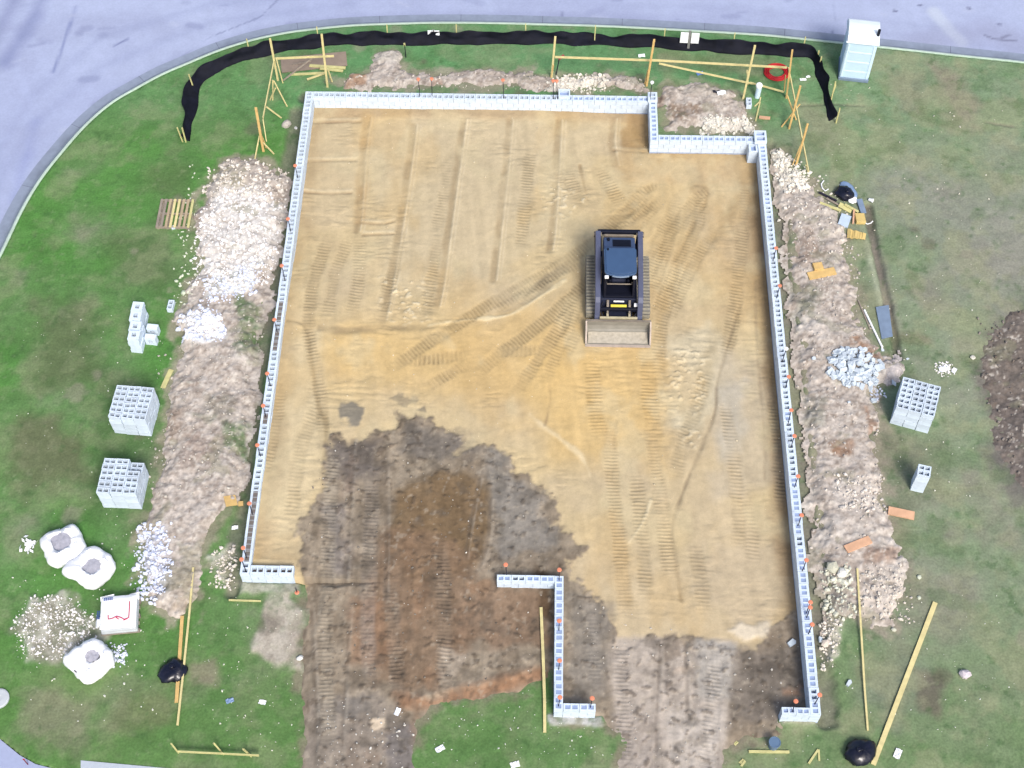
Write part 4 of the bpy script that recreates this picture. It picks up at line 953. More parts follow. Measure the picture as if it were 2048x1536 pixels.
# the square single-core blocks stacked left: a row of four columns
m = MB(); hollow(m, (0, 0), Vector((1, 0, 0)), .37, .385, 0, .195, 1, .19, S(50, 60, 100), CB*1.05, .115, .12); m.add([(-.18, -.19, 0), (.18, -.19, 0), (.18, .19, 0), (-.18, .19, 0)], [(0, 3, 2, 1)])  # dark blue core floor paints the shade of the hole
o = m.build('concrete_block', M['blockc'], colattr=True); BMP = o.data; bpy.data.objects.remove(o)
for (px, py), nm in zip(((274, 613), (271, 631), (271, 652), (267, 669)), ('farthest', 'second', 'third', 'nearest')):
    q = at(px, py, .79)
    for L in range(4):
        blk(BMP, q.x+RNG.normal(0, .01), q.y, L*.198, -.04+RNG.normal(0, .03), 'square one-hole block in the %s column of the loose row on the left grass' % nm, 'square blocks of the %s column' % nm)
for dy, nm in ((.2, 'farther'), (-.2, 'nearer')):
    q = at(304, 658, .38)
    for L in range(2):
        blk(BMP, q.x, q.y+dy, .19+L*.38, -.1, 'square block lying on its side right of the loose row, %s pile' % nm, 'side-lying blocks of the %s pile' % nm, (math.pi/2, 0)) if L == 0 else None
p = at(341, 609, .19); blk(BM8[2], p.x, p.y, 0, math.pi/2-.05, 'lone grey two-hole block on the grass beside the left bank')
p = at(1498, 203, .19); blk(BM8[2], p.x, p.y, 0, math.pi/2-.02, 'lone grey two-hole block on the grass behind the rear notch')
p = at(1626, 1428, .19)
m = MB(); hollow(m, (0, 0), Vector((1, 0, 0)), .23, .23, 0, .19, 1, .188, S(24, 28, 60), S(236, 244, 255)); o = m.build('concrete_block', M['blockc'], colattr=True); o.location = (p.x, p.y, 0.02); o.rotation_euler = (0, 0, .1)  # navy core floor stands in for shade inside the hole
tag(o, 'square white half block with one hole at the front right wall corner', 'concrete block')

# ---------------- broken block pieces
def shard_mesh(seed):
    r = random.Random(seed); m = MB(); L, Wd, Hh = r.uniform(.12, .3), r.uniform(.09, .19), r.uniform(.03, .1)
    prof = [(-L/2, -Wd/2), (L/2*r.uniform(.5, 1), -Wd/2), (L/2, Wd/2*r.uniform(-.2, .6)), (L/2*r.uniform(.2, .9), Wd/2), (-L/2, Wd/2*r.uniform(.4, 1))]
    m.col = tuple(S(228, 240, 255)); m.prism(prof, 'z', 0, Hh)
    o = m.build('block_fragment', M['blockc'], colattr=True); me = o.data; bpy.data.objects.remove(o); return me
SH = [shard_mesh(s) for s in range(14)]
c0 = at(1705, 741, .15); PILE = W([(1650, 735), (1668, 708), (1700, 700), (1732, 702), (1740, 722), (1766, 730), (1755, 760), (1740, 782), (1690, 780), (1660, 762)])
xs = [p[0] for p in PILE]; ys = [p[1] for p in PILE]; k = 0
while k < 150:
    x, y = RNG.uniform(min(xs), max(xs)), RNG.uniform(min(ys), max(ys))
    dd_ = poly_sd(np.array([x]), np.array([y]), PILE)[0]
    if dd_ < 0: continue
    k += 1
    o = bpy.data.objects.new('block_fragment', SH[k % 14]); COL.objects.link(o)
    o.location = (x, y, max(0.02, land_z(x, y))+min(dd_*.28, .2)*RNG.uniform(.3, 1.1)); o.rotation_euler = (RNG.normal(0, .35), RNG.normal(0, .35), RNG.uniform(0, 6.28))
    tag(o, 'white broken block piece in the heap left of the right block stack', 'block fragment', 'broken pieces in the heap')
def frag(px, py, sc, label, rz=0., tilt=.1, mi=0, group=None):
    p = land(px, py); o = bpy.data.objects.new('block_fragment', SH[mi]); COL.objects.link(o)
    o.location = (p.x, p.y, p.z+.005); o.rotation_euler = (tilt, tilt*.5, rz); o.scale = (sc, sc, sc); tag(o, label, 'block fragment', group)
frag(1627, 717, .8, 'small white block piece alone on the bank left of the broken heap', .3, .1, 3)
frag(1658, 744, 1.2, 'large tilted white block piece at the left edge of the broken heap', .6, .3, 5)
frag(1746, 803, 1.0, 'white block piece lying below the broken heap', 1.9, .2, 1)
frag(1787, 765, .9, 'white block piece standing left of the right block stack', 1.4, .5, 2)
frag(1698, 805, .6, 'small white chip on the bank below the broken heap', .2, .1, 4)
frag(1583, 1286, 1.0, 'white block piece lying on dark soil inside the right wall', .6, .15, 6)
frag(1697, 1367, 1.15, 'notched white block piece on the grass outside the right wall', .8, .05, 7)
frag(1765, 700, .6, 'small white chip at the tip of the white pipe', .1, .1, 8)
frag(1815, 718, .5, 'small white chip on the grass above the right block stack', .5, .1, 9)
frag(1640, 1300-20, .8, 'pale block piece against the outside of the right wall', 1.5, .3, 10)
# ================================================================== TRACK LOADER (front faces -Y, origin on the ground under its middle)
LZ = float(zfill(np.array(2.76), np.array(29.6)))+.02
LD = thing('track_loader', 'dark blue-grey compact track loader with a wide bucket parked on the sand', 'track loader', (2.76, 29.6, LZ))
def side_loop(y0, y1, zt):
    """track outline in y,z: low front idler, raised rear drive"""
    P = []
    for k in range(9): t = math.pi*1.5-k*math.pi/8*1.0; P.append((y0+.28+.28*math.cos(t), .28+.28*math.sin(t)))   # front idler from bottom up
    for k in range(9): t = math.pi*.5-k*math.pi/8*.95; P.append((y1-.3+.27*math.cos(t), zt-.27+.27*math.sin(t)))
    for k in range(5): t = -.3-k*math.pi/8; P.append((y1-.42+.2*math.cos(t), .2+.2*math.sin(t)))
    return P
for sx in (-1, 1):
    P = side_loop(-.92, 1.35, .78); xo, xi = sx*1.06, sx*.62; x0, x1 = min(xo, xi), max(xo, xi)
    m = MB(); m.prism(P, 'x', x0, x1)
    tr = m.build('track', M['rubber'], LD)
    # cross lugs around the loop
    m = MB(); Q = P+[P[0]]; L = [0]
    for i in range(len(Q)-1): L.append(L[-1]+math.hypot(Q[i+1][0]-Q[i][0], Q[i+1][1]-Q[i][1]))
    n = 44; cy = sum(p[0] for p in P)/len(P); cz = sum(p[1] for p in P)/len(P)
    for k in range(n):
        s_ = L[-1]*k/n; i = max(j for j in range(len(L)) if L[j] <= s_+1e-9); i = min(i, len(Q)-2)
        t = (s_-L[i])/(L[i+1]-L[i]+1e-9); y = Q[i][0]+(Q[i+1][0]-Q[i][0])*t; z = Q[i][1]+(Q[i+1][1]-Q[i][1])*t
        d = Vector((0, Q[i+1][0]-Q[i][0], Q[i+1][1]-Q[i][1])).normalized(); nr = Vector((0, d.z, -d.y))
        if nr.dot(Vector((0, y-cy, z-cz))) < 0: nr = -nr
        c = Vector(((x0+x1)/2, y, z))+nr*.016
        m.obox(c, Vector(((x1-x0)/2-.01, 0, 0)), d*.026, nr*.018)
    m.build('lugs', M['lug'], tr)
    m = MB()
    for y, z, r in ((-.64, .28, .2), (1.05, .51, .19), (-.25, .16, .1), (.05, .16, .1), (.35, .16, .1), (.65, .16, .1)):
        m.tube([(xo-sx*.04, y, z), (xo+sx*.015, y, z)], r, 14)
    m.build('rollers', M['steel'], tr)
# chassis
m = MB(); m.prism([(-.72, .22), (-.78, .5), (-.7, .92), (.5, .95), (1.3, .95), (1.32, .3), (1.1, .2)], 'x', -.6, .6)
m.box((0, -.80, .55), (.66, .10, .36)); m.box((0, -.98, .32), (.9, .3, .3)); m.build('chassis', M['body'], LD, bevel=.02)
# engine bay and hood behind the cab
m = MB(); m.prism([(.5, .9), (.5, 1.78), (.62, 1.84), (1.24, 1.74), (1.36, 1.55), (1.36, .6)], 'x', -.52, .52)
hood = m.build('engine_hood', M['hood'], LD, bevel=.03)
m = MB()
for k in range(6): m.obox((0.08, .84+k*.045, 1.826-k*.0072), (.27, 0, 0), (0, .012, -.002), (0, 0, .012))
m.obox((.08, .95, 1.79), (.3, 0, 0), (0, .15, -.024), (0, .004, .024))
m.build('vent_grille', M['dark'], hood)
m = MB(); m.box((0, 1.40, 1.58), (.98, .07, .2)); m.build('rear_door_strip', M['steel'], hood, bevel=.015)
m = MB(); m.tube([(-.36, 1.1, 1.72), (-.36, 1.1, 1.84)], .05, 12); m.build('exhaust', M['dark'], hood)
# cab: posts, dark interior, seat, roof
m = MB()
for sx in (-1, 1):
    m.bar((sx*.47, -.62, .92), (sx*.46, -.46, 2.0), .07, .07); m.bar((sx*.47, .48, .92), (sx*.47, .48, 2.0), .07, .07)
    m.box((sx*.47, -.06, 1.1), (.05, 1.04, .36)); m.box((sx*.47, -.06, 1.95), (.06, 1.0, .07))
m.box((0, .5, 1.45), (.9, .05, 1.1)); m.box((0, -.6, .95), (.96, .1, .12)); m.box((0, -.06, .93), (.9, 1.0, .05))
cab = m.build('cab', M['dark'], LD, bevel=.008)
m = MB()
for sx in (-1, 1):
    for zz in np.linspace(1.32, 1.9, 5): m.box((sx*.47, -.02, zz), (.02, .96, .018))
    for yy in np.linspace(-.4, .42, 9): m.box((sx*.47, yy, 1.6), (.022, .018, .6))
m.build('side_screen', M['dark'], cab)
m = MB(); m.box((0, .12, 1.12), (.5, .5, .16)); m.build('seat', M['body'], cab, bevel=.05)
m = MB(); m.obox((0, .4, 1.42), (.24, 0, 0), (0, .06, .0), (0, .04, .28)); m.build('backrest', M['body'], cab, bevel=.05)
m = MB(); m.tube([(-.42, -.28, 1.28), (-.4, -.36, 1.3), (.4, -.36, 1.3), (.42, -.28, 1.28)], .025, 8); m.build('lap_bar', M['steel'], cab)
for sx in (-1, 1):
    m = MB(); m.tube([(sx*.3, -.2, 1.05), (sx*.3, -.24, 1.3)], .025, 8); m.lathe([(0.001, 0), (.04, .0), (.045, .06), (.03, .1), (.001, .105)], (sx*.3, -.24, 1.28), 10); m.build('joystick', M['dark'], cab)
m = MB()
R = []
for k in range(7): t = math.pi+k*math.pi/12; R.append((-.40+.12*math.cos(t), -.42+.12*math.sin(t)))
for k in range(9): a = -.36+.72*k/8; R.append((a, -.56-.06*math.cos(a/.36*math.pi/2)))
for k in range(7): t = math.pi*1.5+k*math.pi/12; R.append((.40+.12*math.cos(t), -.42+.12*math.sin(t)))
R += [(.53, .46), (.47, .54), (-.47, .54), (-.53, .46)]
m.prism(R, 'z', 2.0, 2.08)
R2 = [(x*.9, y*.92) for x, y in R]; m.prism(R2, 'z', 2.08, 2.115)
roof = m.build('roof', M['cabroof'], cab, bevel=.012)
m = MB(); m.tube([(x, y-.012, 2.03) for x, y in R[8:15]], .03, 6); m.build('visor_rim', M['bluegrey'], cab)
m = MB(); m.tube([(-.4, .42, 2.1), (-.4, .42, 2.16)], .035, 10); m.build('roof_cap', M['dark'], cab)
for sx in (-1, 1):
    m = MB(); m.box((sx*.45, -.60, 1.98), (.13, .09, .09)); m.build('headlight', M['white'], cab, bevel=.015)
# lift arms: rear tower, long top run, bend and drop to the bucket
for sx in (-1, 1):
    x = sx*.70; m = MB()
    prof = [(1.42, 1.86), (1.5, 1.7), (1.42, 1.56), (.9, 1.5), (-.2, 1.22), (-.78, .98), (-1.0, .55), (-1.2, .34), (-1.3, .4), (-1.16, .62), (-1.0, 1.12), (-.86, 1.24), (-.25, 1.42), (.9, 1.76)]
    m.prism(prof, 'x', x-.085, x+.085)
    arm = m.build('lift_arm', M['arm'], LD, bevel=.015)
    m = MB(); m.tube([(x-.12, 1.4, 1.7), (x+.12, 1.4, 1.7)], .07, 12); m.tube([(x-.1, -1.2, .42), (x+.1, -1.2, .42)], .06, 10); m.build('pivot_pin', M['steel'], arm)
    m = MB(); m.bar((sx*.64, 1.32, .6), (sx*.7, 1.42, 1.7), .16, .22); m.build('rear_tower', M['dark'], LD, bevel=.015)
    m = MB(); m.tube([(sx*.56, 1.0, .95), (sx*.6, .15, 1.25)], .05, 10); m.tube([(sx*.6, .15, 1.25), (sx*.62, -.35, 1.3)], .028, 8); m.build('lift_cylinder', M['steel'], LD)
    m = MB(); m.tube([(sx*.36, -.72, .9), (sx*.36, -1.02, .68)], .045, 10); m.tube([(sx*.36, -1.02, .68), (sx*.36, -1.24, .5)], .026, 8); m.build('tilt_cylinder', M['steel'], LD)
    m = MB(); m.box((sx*.80, 1.46, 1.62), (.06, .1, .16)); m.build('tail_light', M['dark'], LD)
m = MB(); m.box((0, 1.50, 1.70), (1.42, .12, .16)); m.build('rear_cross_tube', M['dark'], LD, bevel=.02)
m = MB(); m.box((0, -.98, .74), (1.3, .1, .14)); m.build('front_cross_tube', M['dark'], LD, bevel=.02)
# quick coupler with yellow plate
cp = MB(); cp.box((0, -1.24, .60), (1.24, .07, .11)); cp.box((0, -1.24, .2), (1.1, .06, .3))
for sx in (-1, 1): cp.box((sx*.36, -1.1, .44), (.07, .34, .4))
coup = cp.build('quick_coupler', M['cream'], LD, bevel=.01)
m = MB(); m.obox((0, -.915, .80), (.26, 0, 0), (0, .05, .05), (0, -.012, .012)); m.build('warning_plate', M['yellow'], LD)
m = MB(); m.obox((0, -.80, .93), (.17, 0, 0), (0, .02, .01), (0, -.006, .012)); m.build('name_strip', M['white'], LD)
m = MB(); m.box((.56, -.88, .86), (.12, .1, .1)); m.build('work_light', M['white'], LD, bevel=.015)
m = MB(); m.tube([(.5, -.7, .8), (.66, -.95, .72), (.5, -1.15, .5)], .022, 8); m.tube([(-.5, -.7, .8), (-.62, -.95, .7), (-.48, -1.15, .5)], .022, 8); m.build('hose', M['dark'], LD)
# bucket: curved shell, side cheeks, cutting edge
sh = [(-1.34, .60), (-1.30, .34), (-1.33, .14), (-1.42, .05), (-1.55, .02), (-1.95, .015)]
th = .03
inner = [(-1.38, .58), (-1.345, .34), (-1.37, .17), (-1.45, .085), (-1.56, .055), (-1.95, .045)]
m = MB(); m.prism(sh+inner[::-1], 'x', -1.04, 1.04); bk = m.build('bucket', M['bucket'], LD)
for sx in (-1, 1):
    m = MB(); pr = [(-1.37, .60), (-1.32, .3), (-1.36, .1), (-1.55, .0), (-1.97, .0), (-1.93, .12), (-1.62, .44)]
    m.prism(pr, 'x', sx*1.055-.018, sx*1.055+.018); m.build('side_plate', M['bucket'], bk)
    m = MB(); m.bar((sx*1.055, -1.96, .135), (sx*1.055, -1.63, .46), .05, .03); m.bar((sx*1.055, -1.63, .46), (sx*1.055, -1.38, .62), .05, .03); m.build('side_edge', M['bucketedge'], bk)
m = MB(); m.box((0, -1.96, .035), (2.15, .09, .035)); m.build('cutting_edge', M['bucketedge'], bk)
m = MB(); m.box((0, -1.355, .615), (2.13, .07, .035)); m.build('top_edge', M['steel'], bk)
mm = MB(); rs_ = random.Random(3)
V_ = []
for j, y in enumerate((-1.88, -1.72, -1.56, -1.46)):
    for i in range(13): V_.append((-.98+i*1.96/12, y, .062+(.02 if 0 < j < 3 else 0)+rs_.uniform(0, .03)+(.05 if j == 3 else 0)))
mm.add(V_, [(j*13+i, j*13+i+1, (j+1)*13+i+1, (j+1)*13+i) for j in range(3) for i in range(12)])
mm.build('dirt_residue', mat('bucket_dirt', T(196, 182, 160), .95, .15, 9, spec=.05), bk, smooth=True)
# ================================================================== REBAR with orange caps, standing in the walls
bar_m = MB(); bar_m.tube([(0, 0, -.4), (0, 0, .66)], .014, 6)
cap_m = MB(); cap_m.lathe([(.02, .60), (.03, .64), (.06, .66), (.072, .68), (.06, .7), (.001, .705)], n=10)
tb = bar_m.build('bar', M['rebar']); bar_me = tb.data; bpy.data.objects.remove(tb)
tb = cap_m.build('cap', M['orange']); cap_me = tb.data; bpy.data.objects.remove(tb)
capw = cap_me.copy(); capw.materials.clear(); capw.materials.append(M['white'])
ORD = ['first', 'second', 'third', 'fourth', 'fifth', 'sixth', 'seventh', 'eighth', 'ninth', 'tenth', 'eleventh', 'twelfth', 'thirteenth', 'fourteenth']
def rebars(px, where, frm, snap, group, zt=1.27, white=()):
    for i, (x, y) in enumerate(px):
        p = at(x, y, zt); p = snap(p)
        o = thing('rebar', '%s rebar in %s, %s from %s' % ('white-capped' if i in white else 'orange-capped', where, ORD[i], frm), 'rebar', (p.x, p.y, ZT), 0, group)
        for nm, me in (('bar', bar_me), ('cap', capw if i in white else cap_me)):
            c = bpy.data.objects.new(nm, me); COL.objects.link(c); c.parent = o
            k = (zt-ZT)/.68
            c.scale = (1, 1, k)
        o.rotation_euler = (RNG.normal(0, .02), RNG.normal(0, .02), 0)
LX = XL+TW/2; RX = XR-TW/2; RY = YB-TW/2
rebars([(578, 330), (557, 437), (541, 531), (533, 640), (516, 746), (511, 810), (506, 890), (483, 1007), (475, 1095), (474, 1118)], 'the left block wall', 'the rear corner', lambda p: Vector((LX, p.y, 0)), 'rebars along the left wall')
rebars([(838, 150), (863, 145), (1008, 140), (1108, 146), (1116, 145), (1303, 153)], 'the rear block wall', 'its left end', lambda p: Vector((min(p.x, XS-h), RY, 0)), 'rebars along the rear wall', 1.45, (5,))
rebars([(1573, 497), (1582, 572), (1588, 698), (1595, 753), (1603, 822), (1602, 873), (1618, 953), (1620, 1030), (1627, 1122), (1634, 1206), (1629, 1215), (1637, 1249), (1653, 1390)], 'the right block wall', 'the rear corner', lambda p: Vector((RX, p.y, 0)), 'rebars along the right wall', 1.27, (2,))
rebars([(1013, 1129), (1122, 1136), (1123, 1241), (1123, 1321), (1127, 1394), (1183, 1396)], 'the short Z-shaped wall', 'its rear left end', lambda p: Vector((p.x, p.y, 0)) if p.x < .6 else (Vector((.86, min(p.y, 18.9), 0)) if p.x < 1.2 else Vector((p.x, 15.0, 0))), 'rebars along the Z-shaped wall')
rebars([(1581, 1385)], 'the front right wall stub', 'the open end', lambda p: Vector((7.4, 15.02, 0)), None)
rebars([(594, 1185)], 'the grass at the front left wall stub', 'its end', lambda p: p, None, .4)

# ================================================================== PORTABLE TOILET
a = at(1676, 160); b = at(1732, 166); d = (b-a).normalized(); Wt = 1.10; nrm = Vector((-d.y, d.x, 0))
cpt = a+d*Wt/2+nrm*.56
TZ = math.atan2(d.y, d.x)
PT = thing('portable_toilet', 'pale blue portable toilet with white roof beside the silt fence near the kerb', 'portable toilet', cpt, TZ)
m = MB(); m.box((0, 0, .07), (1.12, 1.14, .14)); m.build('base', M['bluegrey'], PT, bevel=.02)
m = MB(); m.box((0, 0, 1.03), (1.06, 1.06, 1.8)); wl = m.build('walls', M['toilet'], PT, bevel=.03)
m = MB()
for z in (.48, .95, 1.42): m.box((0, -.535, z), (.84, .02, .07)); m.box((-.535, 0, z), (.02, .84, .07)); m.box((.535, 0, z), (.02, .84, .07))
for x in (-.46, .46): m.box((x, -.535, 1.0), (.06, .025, 1.6)); m.box((-.535, x, 1.0), (.025, .06, 1.6)); m.box((.535, x, 1.0), (.025, .06, 1.6))
m.build('wall_rib', M['toilet_rib'], wl, bevel=.006)
m = MB(); m.box((0, .538, 1.0), (.74, .02, 1.7)); dr = m.build('door', M['toilet_rib'], PT, bevel=.006)
m = MB(); m.box((.28, .556, 1.0), (.05, .03, .16)); m.build('handle', M['dark'], dr)
m = MB()
pf = [(-.58, 0), (-.58, .1), (-.42, .2), (-.2, .255), (0, .275), (.2, .255), (.42, .2), (.58, .1), (.58, 0)]
m.prism([(x, z) for x, z in pf], 'x', -.57, .57)
rf = m.build('roof', M['roofw'], PT, bevel=.02); rf.location = (0, 0, 1.93)
m = MB(); m.box((0, 0, .0), (1.2, 1.2, .05)); rr2 = m.build('roof_rim', M['roofw'], rf, bevel=.015)
m = MB(); m.tube([(.50, -.30, 1.5), (.50, -.30, 2.42)], .055, 12); m.build('vent_pipe', M['dark'], PT)

# ================================================================== SILT FENCE
base_px = [(372, 283), (381, 232), (390, 196), (398, 168), (412, 152), (440, 136), (472, 122), (505, 112), (540, 104), (590, 96), (640, 89), (700, 85), (760, 85), (820, 84), (870, 85), (940, 84), (1000, 83), (1060, 83), (1120, 83), (1180, 86), (1240, 89), (1310, 92), (1380, 96), (1440, 100), (1500, 103), (1550, 106), (1600, 109), (1624, 114), (1636, 134), (1644, 160), (1652, 190), (1661, 220), (1669, 246)]
FP = smooth_path(W(base_px), 5)
top_off = []
SF = thing('silt_fence', 'black silt fence sagging between wooden stakes along the kerb behind the house', 'silt fence', (FP[60][0], FP[60][1], 0))
loc = Vector((FP[60][0], FP[60][1], 0))
acc = [0.0]
for i in range(1, len(FP)): acc.append(acc[-1]+math.hypot(FP[i][0]-FP[i-1][0], FP[i][1]-FP[i-1][1]))
fine = []
step = .12; j = 0; s_ = 0
while s_ < acc[-1]:
    while acc[j+1] < s_: j += 1
    t = (s_-acc[j])/(acc[j+1]-acc[j]+1e-9)
    fine.append((FP[j][0]+(FP[j+1][0]-FP[j][0])*t, FP[j][1]+(FP[j+1][1]-FP[j][1])*t, s_)); s_ += step
NR = 9; V = []; Ff = []
Ltot = fine[-1][2]
for i, (x, y, s_) in enumerate(fine):
    a = np.array(fine[max(i-1, 0)][:2]); b = np.array(fine[min(i+1, len(fine)-1)][:2]); t = (b-a)/np.linalg.norm(b-a); nr = np.array((-t[1], t[0]))  # outward: towards the road
    f = s_/Ltot
    ph = (s_ % 2.6)/2.6; sag = math.sin(math.pi*ph)
    big = 0.0
    if 1125 < 0: pass
    sx_ = at(1130, 83).x; ex_ = at(1236, 89).x
    droop = math.sin(math.pi*min(1, max(0, (x-sx_)/(ex_-sx_))))**.7 if sx_ < x < ex_ else 0
    drop0 = max(0.0, 1-abs(s_-2.2)/2.0)
    hgt = .52-.08*sag-.3*droop-.12*drop0
    hgt *= .62+.38*min(1, s_/5.0, (Ltot-s_)/3.5)
    for k in range(NR):
        u = k/(NR-1)
        wv = .08*math.sin(s_*3.1+2*u)+.16*float(vn(np.array(s_*2.2), np.array(u*3.0), 5))-.08+.05*math.sin(s_*7.3-u*4)*u
        lean = .06*u + (.35*u*drop0) + .25*droop*u
        hz = hgt*u + .02*math.sin(s_*5+u*3)*(u > .2)
        foot = -.16*(1-u)**3
        V.append((x+nr[0]*(lean+wv*.55)-(-nr[0])*foot, y+nr[1]*(lean+wv*.55)+nr[1]*foot, max(hz, .015+.03*u)))
V = np.array(V)-np.array((loc.x, loc.y, 0)); nf = len(fine)
Ff = np.array([(i*NR+k, (i+1)*NR+k, (i+1)*NR+k+1, i*NR+k+1) for i in range(nf-1) for k in range(NR-1)])
o = np_mesh('fabric', V, Ff, np.ones((len(V), 3)), M['black_fabric']); o.parent = SF
sm = o.modifiers.new('thickness', 'SOLIDIFY'); sm.thickness = .006
kk = 0
for i in range(0, nf, 22):
    x, y, s_ = fine[i]; a = np.array(fine[max(i-1, 0)][:2]); b = np.array(fine[min(i+1, nf-1)][:2]); t = (b-a)/np.linalg.norm(b-a); nr = np.array((-t[1], t[0]))
    m = MB(); px_, py_ = x+nr[0]*.12, y+nr[1]*.12
    m.bar((px_-loc.x, py_-loc.y, -.05), (px_+nr[0]*.06-loc.x, py_+nr[1]*.06-loc.y, .74), .04, .04); m.build('stake', M['lumber_pale'], SF)
for q0, q1 in (((372, 284), (358, 257)), ((1672, 246), (1679, 216)), ((1633, 122), (1632, 100)), ((1638, 135), (1637, 112)), ((1662, 200), (1660, 150))):
    m = MB(); A = at(*q0)-loc; z = max(.5, min(.95, at_x(q1[0], q1[1], at(*q0)))); m.bar(A-Vector((0, 0, .05)), A+Vector((0, 0, z)), .045, .045); m.build('stake', M['lumber_pale'], SF)

# ================================================================== LUMBER: batter boards and loose boards
def P3(px, z): return at(px[0], px[1], z)
def post(t, loc, bpx, tpx, mat_='lumber', w_=.075, d_=.04, name='post', zb=0.0):
    A = at(*bpx, zb); z = at_x(tpx[0], tpx[1], A); B = at(tpx[0], tpx[1], z); B = Vector((A.x*.3+B.x*.7, A.y*.3+B.y*.7, z))
    m = MB(); m.bar(A-loc-Vector((0, 0, .06)), B-loc, w_, d_); m.build(name, M[mat_], t, smooth=False); return z
def rail(t, loc, p, z0, q, z1, mat_='lumber', w_=.03, h_=.09, name='rail'):
    m = MB(); m.bar(at(p[0], p[1], z0)-loc, at(q[0], q[1], z1)-loc, w_, h_); m.build(name, M[mat_], t)
L0 = at(600, 150); t = thing('batter_board', 'batter board frame of posts, rail and braces at the rear left house corner', 'batter board', L0)
post(t, L0, (556, 161), (540, 77)); post(t, L0, (655, 174), (645, 68)); post(t, L0, (566, 166), (551, 118), w_=.05)
rail(t, L0, (551, 117), 1.1, (668, 112), 1.1); rail(t, L0, (624, 116), 1.05, (566, 161), .1, w_=.03, h_=.06, name='brace', mat_='lumber_grey'); rail(t, L0, (656, 140), .6, (664, 164), .05, h_=.06, name='brace')
L0 = at(535, 250); t = thing('batter_board', 'batter board with orange posts and leaning braces left of the rear left corner', 'batter board', L0)
post(t, L0, (527, 303), (513, 215), 'lumber_orange', .085, .05); post(t, L0, (545, 200), (549, 160), w_=.05); rail(t, L0, (549, 118), 1.05, (526, 236), .75); rail(t, L0, (526, 238), .74, (533, 283), .1)
rail(t, L0, (547, 161), 1.0, (574, 213), .03, name='brace', h_=.06); rail(t, L0, (551, 176), .9, (540, 200), .1, name='brace', h_=.05); rail(t, L0, (532, 213), .6, (563, 236), .03, name='brace', h_=.05)
rail(t, L0, (519, 271), .7, (510, 318), .05, name='brace', h_=.06); rail(t, L0, (526, 285), .5, (548, 308), .03, name='brace', h_=.05); rail(t, L0, (522, 270), .7, (533, 296), .05, 'lumber_orange', name='brace', h_=.06)
L0 = at(1340, 160); t = thing('batter_board', 'long batter board on four posts behind the rear right of the house', 'batter board', L0)
post(t, L0, (1103, 156), (1113, 73)); post(t, L0, (1293, 172), (1311, 79), 'lumber_orange'); post(t, L0, (1486, 198), (1512, 91)); post(t, L0, (1573, 196), (1581, 100), 'lumber_orange', .1, .06); post(t, L0, (1497, 168), (1491, 140), w_=.05)
rail(t, L0, (1110, 114), 1.08, (1312, 121), 1.08); rail(t, L0, (1300, 120), 1.05, (1574, 135), 1.05)
rail(t, L0, (1318, 127), .95, (1508, 168), .25, h_=.07, name='brace'); rail(t, L0, (1500, 165), .25, (1568, 184), .2, h_=.07, name='brace'); rail(t, L0, (1296, 140), .7, (1290, 168), .05, 'lumber_orange', h_=.05, name='brace'); rail(t, L0, (1107, 130), .7, (1102, 154), .05, 'lumber_orange', h_=.05, name='brace'); rail(t, L0, (1571, 150), .8, (1568, 182), .1, 'lumber_orange', h_=.05, name='brace')
L0 = at(1600, 270); t = thing('batter_board', 'batter board with crossed orange stakes on the grass outside the rear right corner', 'batter board', L0)
rail(t, L0, (1577, 136), 1.0, (1617, 343), .35, w_=.035, h_=.1); post(t, L0, (1578, 258), (1602, 172), 'lumber_orange', .07, .05); post(t, L0, (1592, 330), (1617, 248), 'lumber_orange', .07, .05)
rail(t, L0, (1600, 208), .8, (1563, 254), .03, 'lumber_orange', h_=.05, name='brace'); rail(t, L0, (1574, 190), .8, (1592, 240), .05, 'lumber_orange', h_=.05, name='brace'); rail(t, L0, (1604, 285), .7, (1585, 330), .03, 'lumber_orange', h_=.05, name='brace'); rail(t, L0, (1612, 330), .4, (1617, 345), .02, h_=.05, name='brace')
L0 = at(430, 1508); t = thing('batter_board', 'low batter board on three short leaning stakes on the grass at the bottom left', 'batter board', L0)
rail(t, L0, (356, 1503), .26, (518, 1511), .26, 'lumber_pale')
for q0, q1 in (((357, 1506), (342, 1487)), ((447, 1509), (427, 1486)), ((503, 1513), (486, 1498))): rail(t, L0, q0, .0, q1, .55, 'lumber_pale', .04, .04, 'stake')

def board(px, w_, th, label, mat_='lumber', z=None, cat='board', name='board', rise=0.0, kink=0.0):
    A = land(*px[0]); B = land(*px[-1]); A.z += th/2+.015; B.z += th/2+.015+rise
    if len(px) > 2:
        m = MB(); pts = [land(*q) for q in px]
        zz = max(A.z, B.z)
        for i in range(len(pts)-1):
            a = pts[i].copy(); b = pts[i+1].copy(); a.z = A.z+(B.z-A.z)*i/(len(pts)-1)+.002*i; b.z = A.z+(B.z-A.z)*(i+1)/(len(pts)-1)+.002*i; m.bar(a, b, w_, th)
    else:
        m = MB(); m.bar(A, B, w_, th)
    c = (A+B)/2; o = m.build(name, M[mat_], None, (c.x, c.y, min(A.z, B.z)-th/2)); return tag(o, label, cat)
board([(1082, 1216), (1086, 1320), (1089, 1400), (1089.5, 1466)], .085, .045, 'long pale yellow board lying beside the Z-shaped wall')
board([(387, 1136), (381, 1220), (369, 1340), (357, 1454)], .06, .04, 'long thin bowed strip of wood across the black bag on the left grass', rise=.1)
board([(365, 1233), (359, 1330), (354, 1407)], .1, .04, 'wider yellow board under the thin strip at the left black bag', 'lumber_orange', rise=.04)
board([(1714, 1138), (1720, 1260), (1728, 1380), (1735, 1462)], .055, .04, 'thin slightly bowed strip of wood on the right grass near the bank')
board([(1870, 1206), (1746, 1530)], .14, .04, 'long wide yellow board lying diagonally on the bottom right grass')
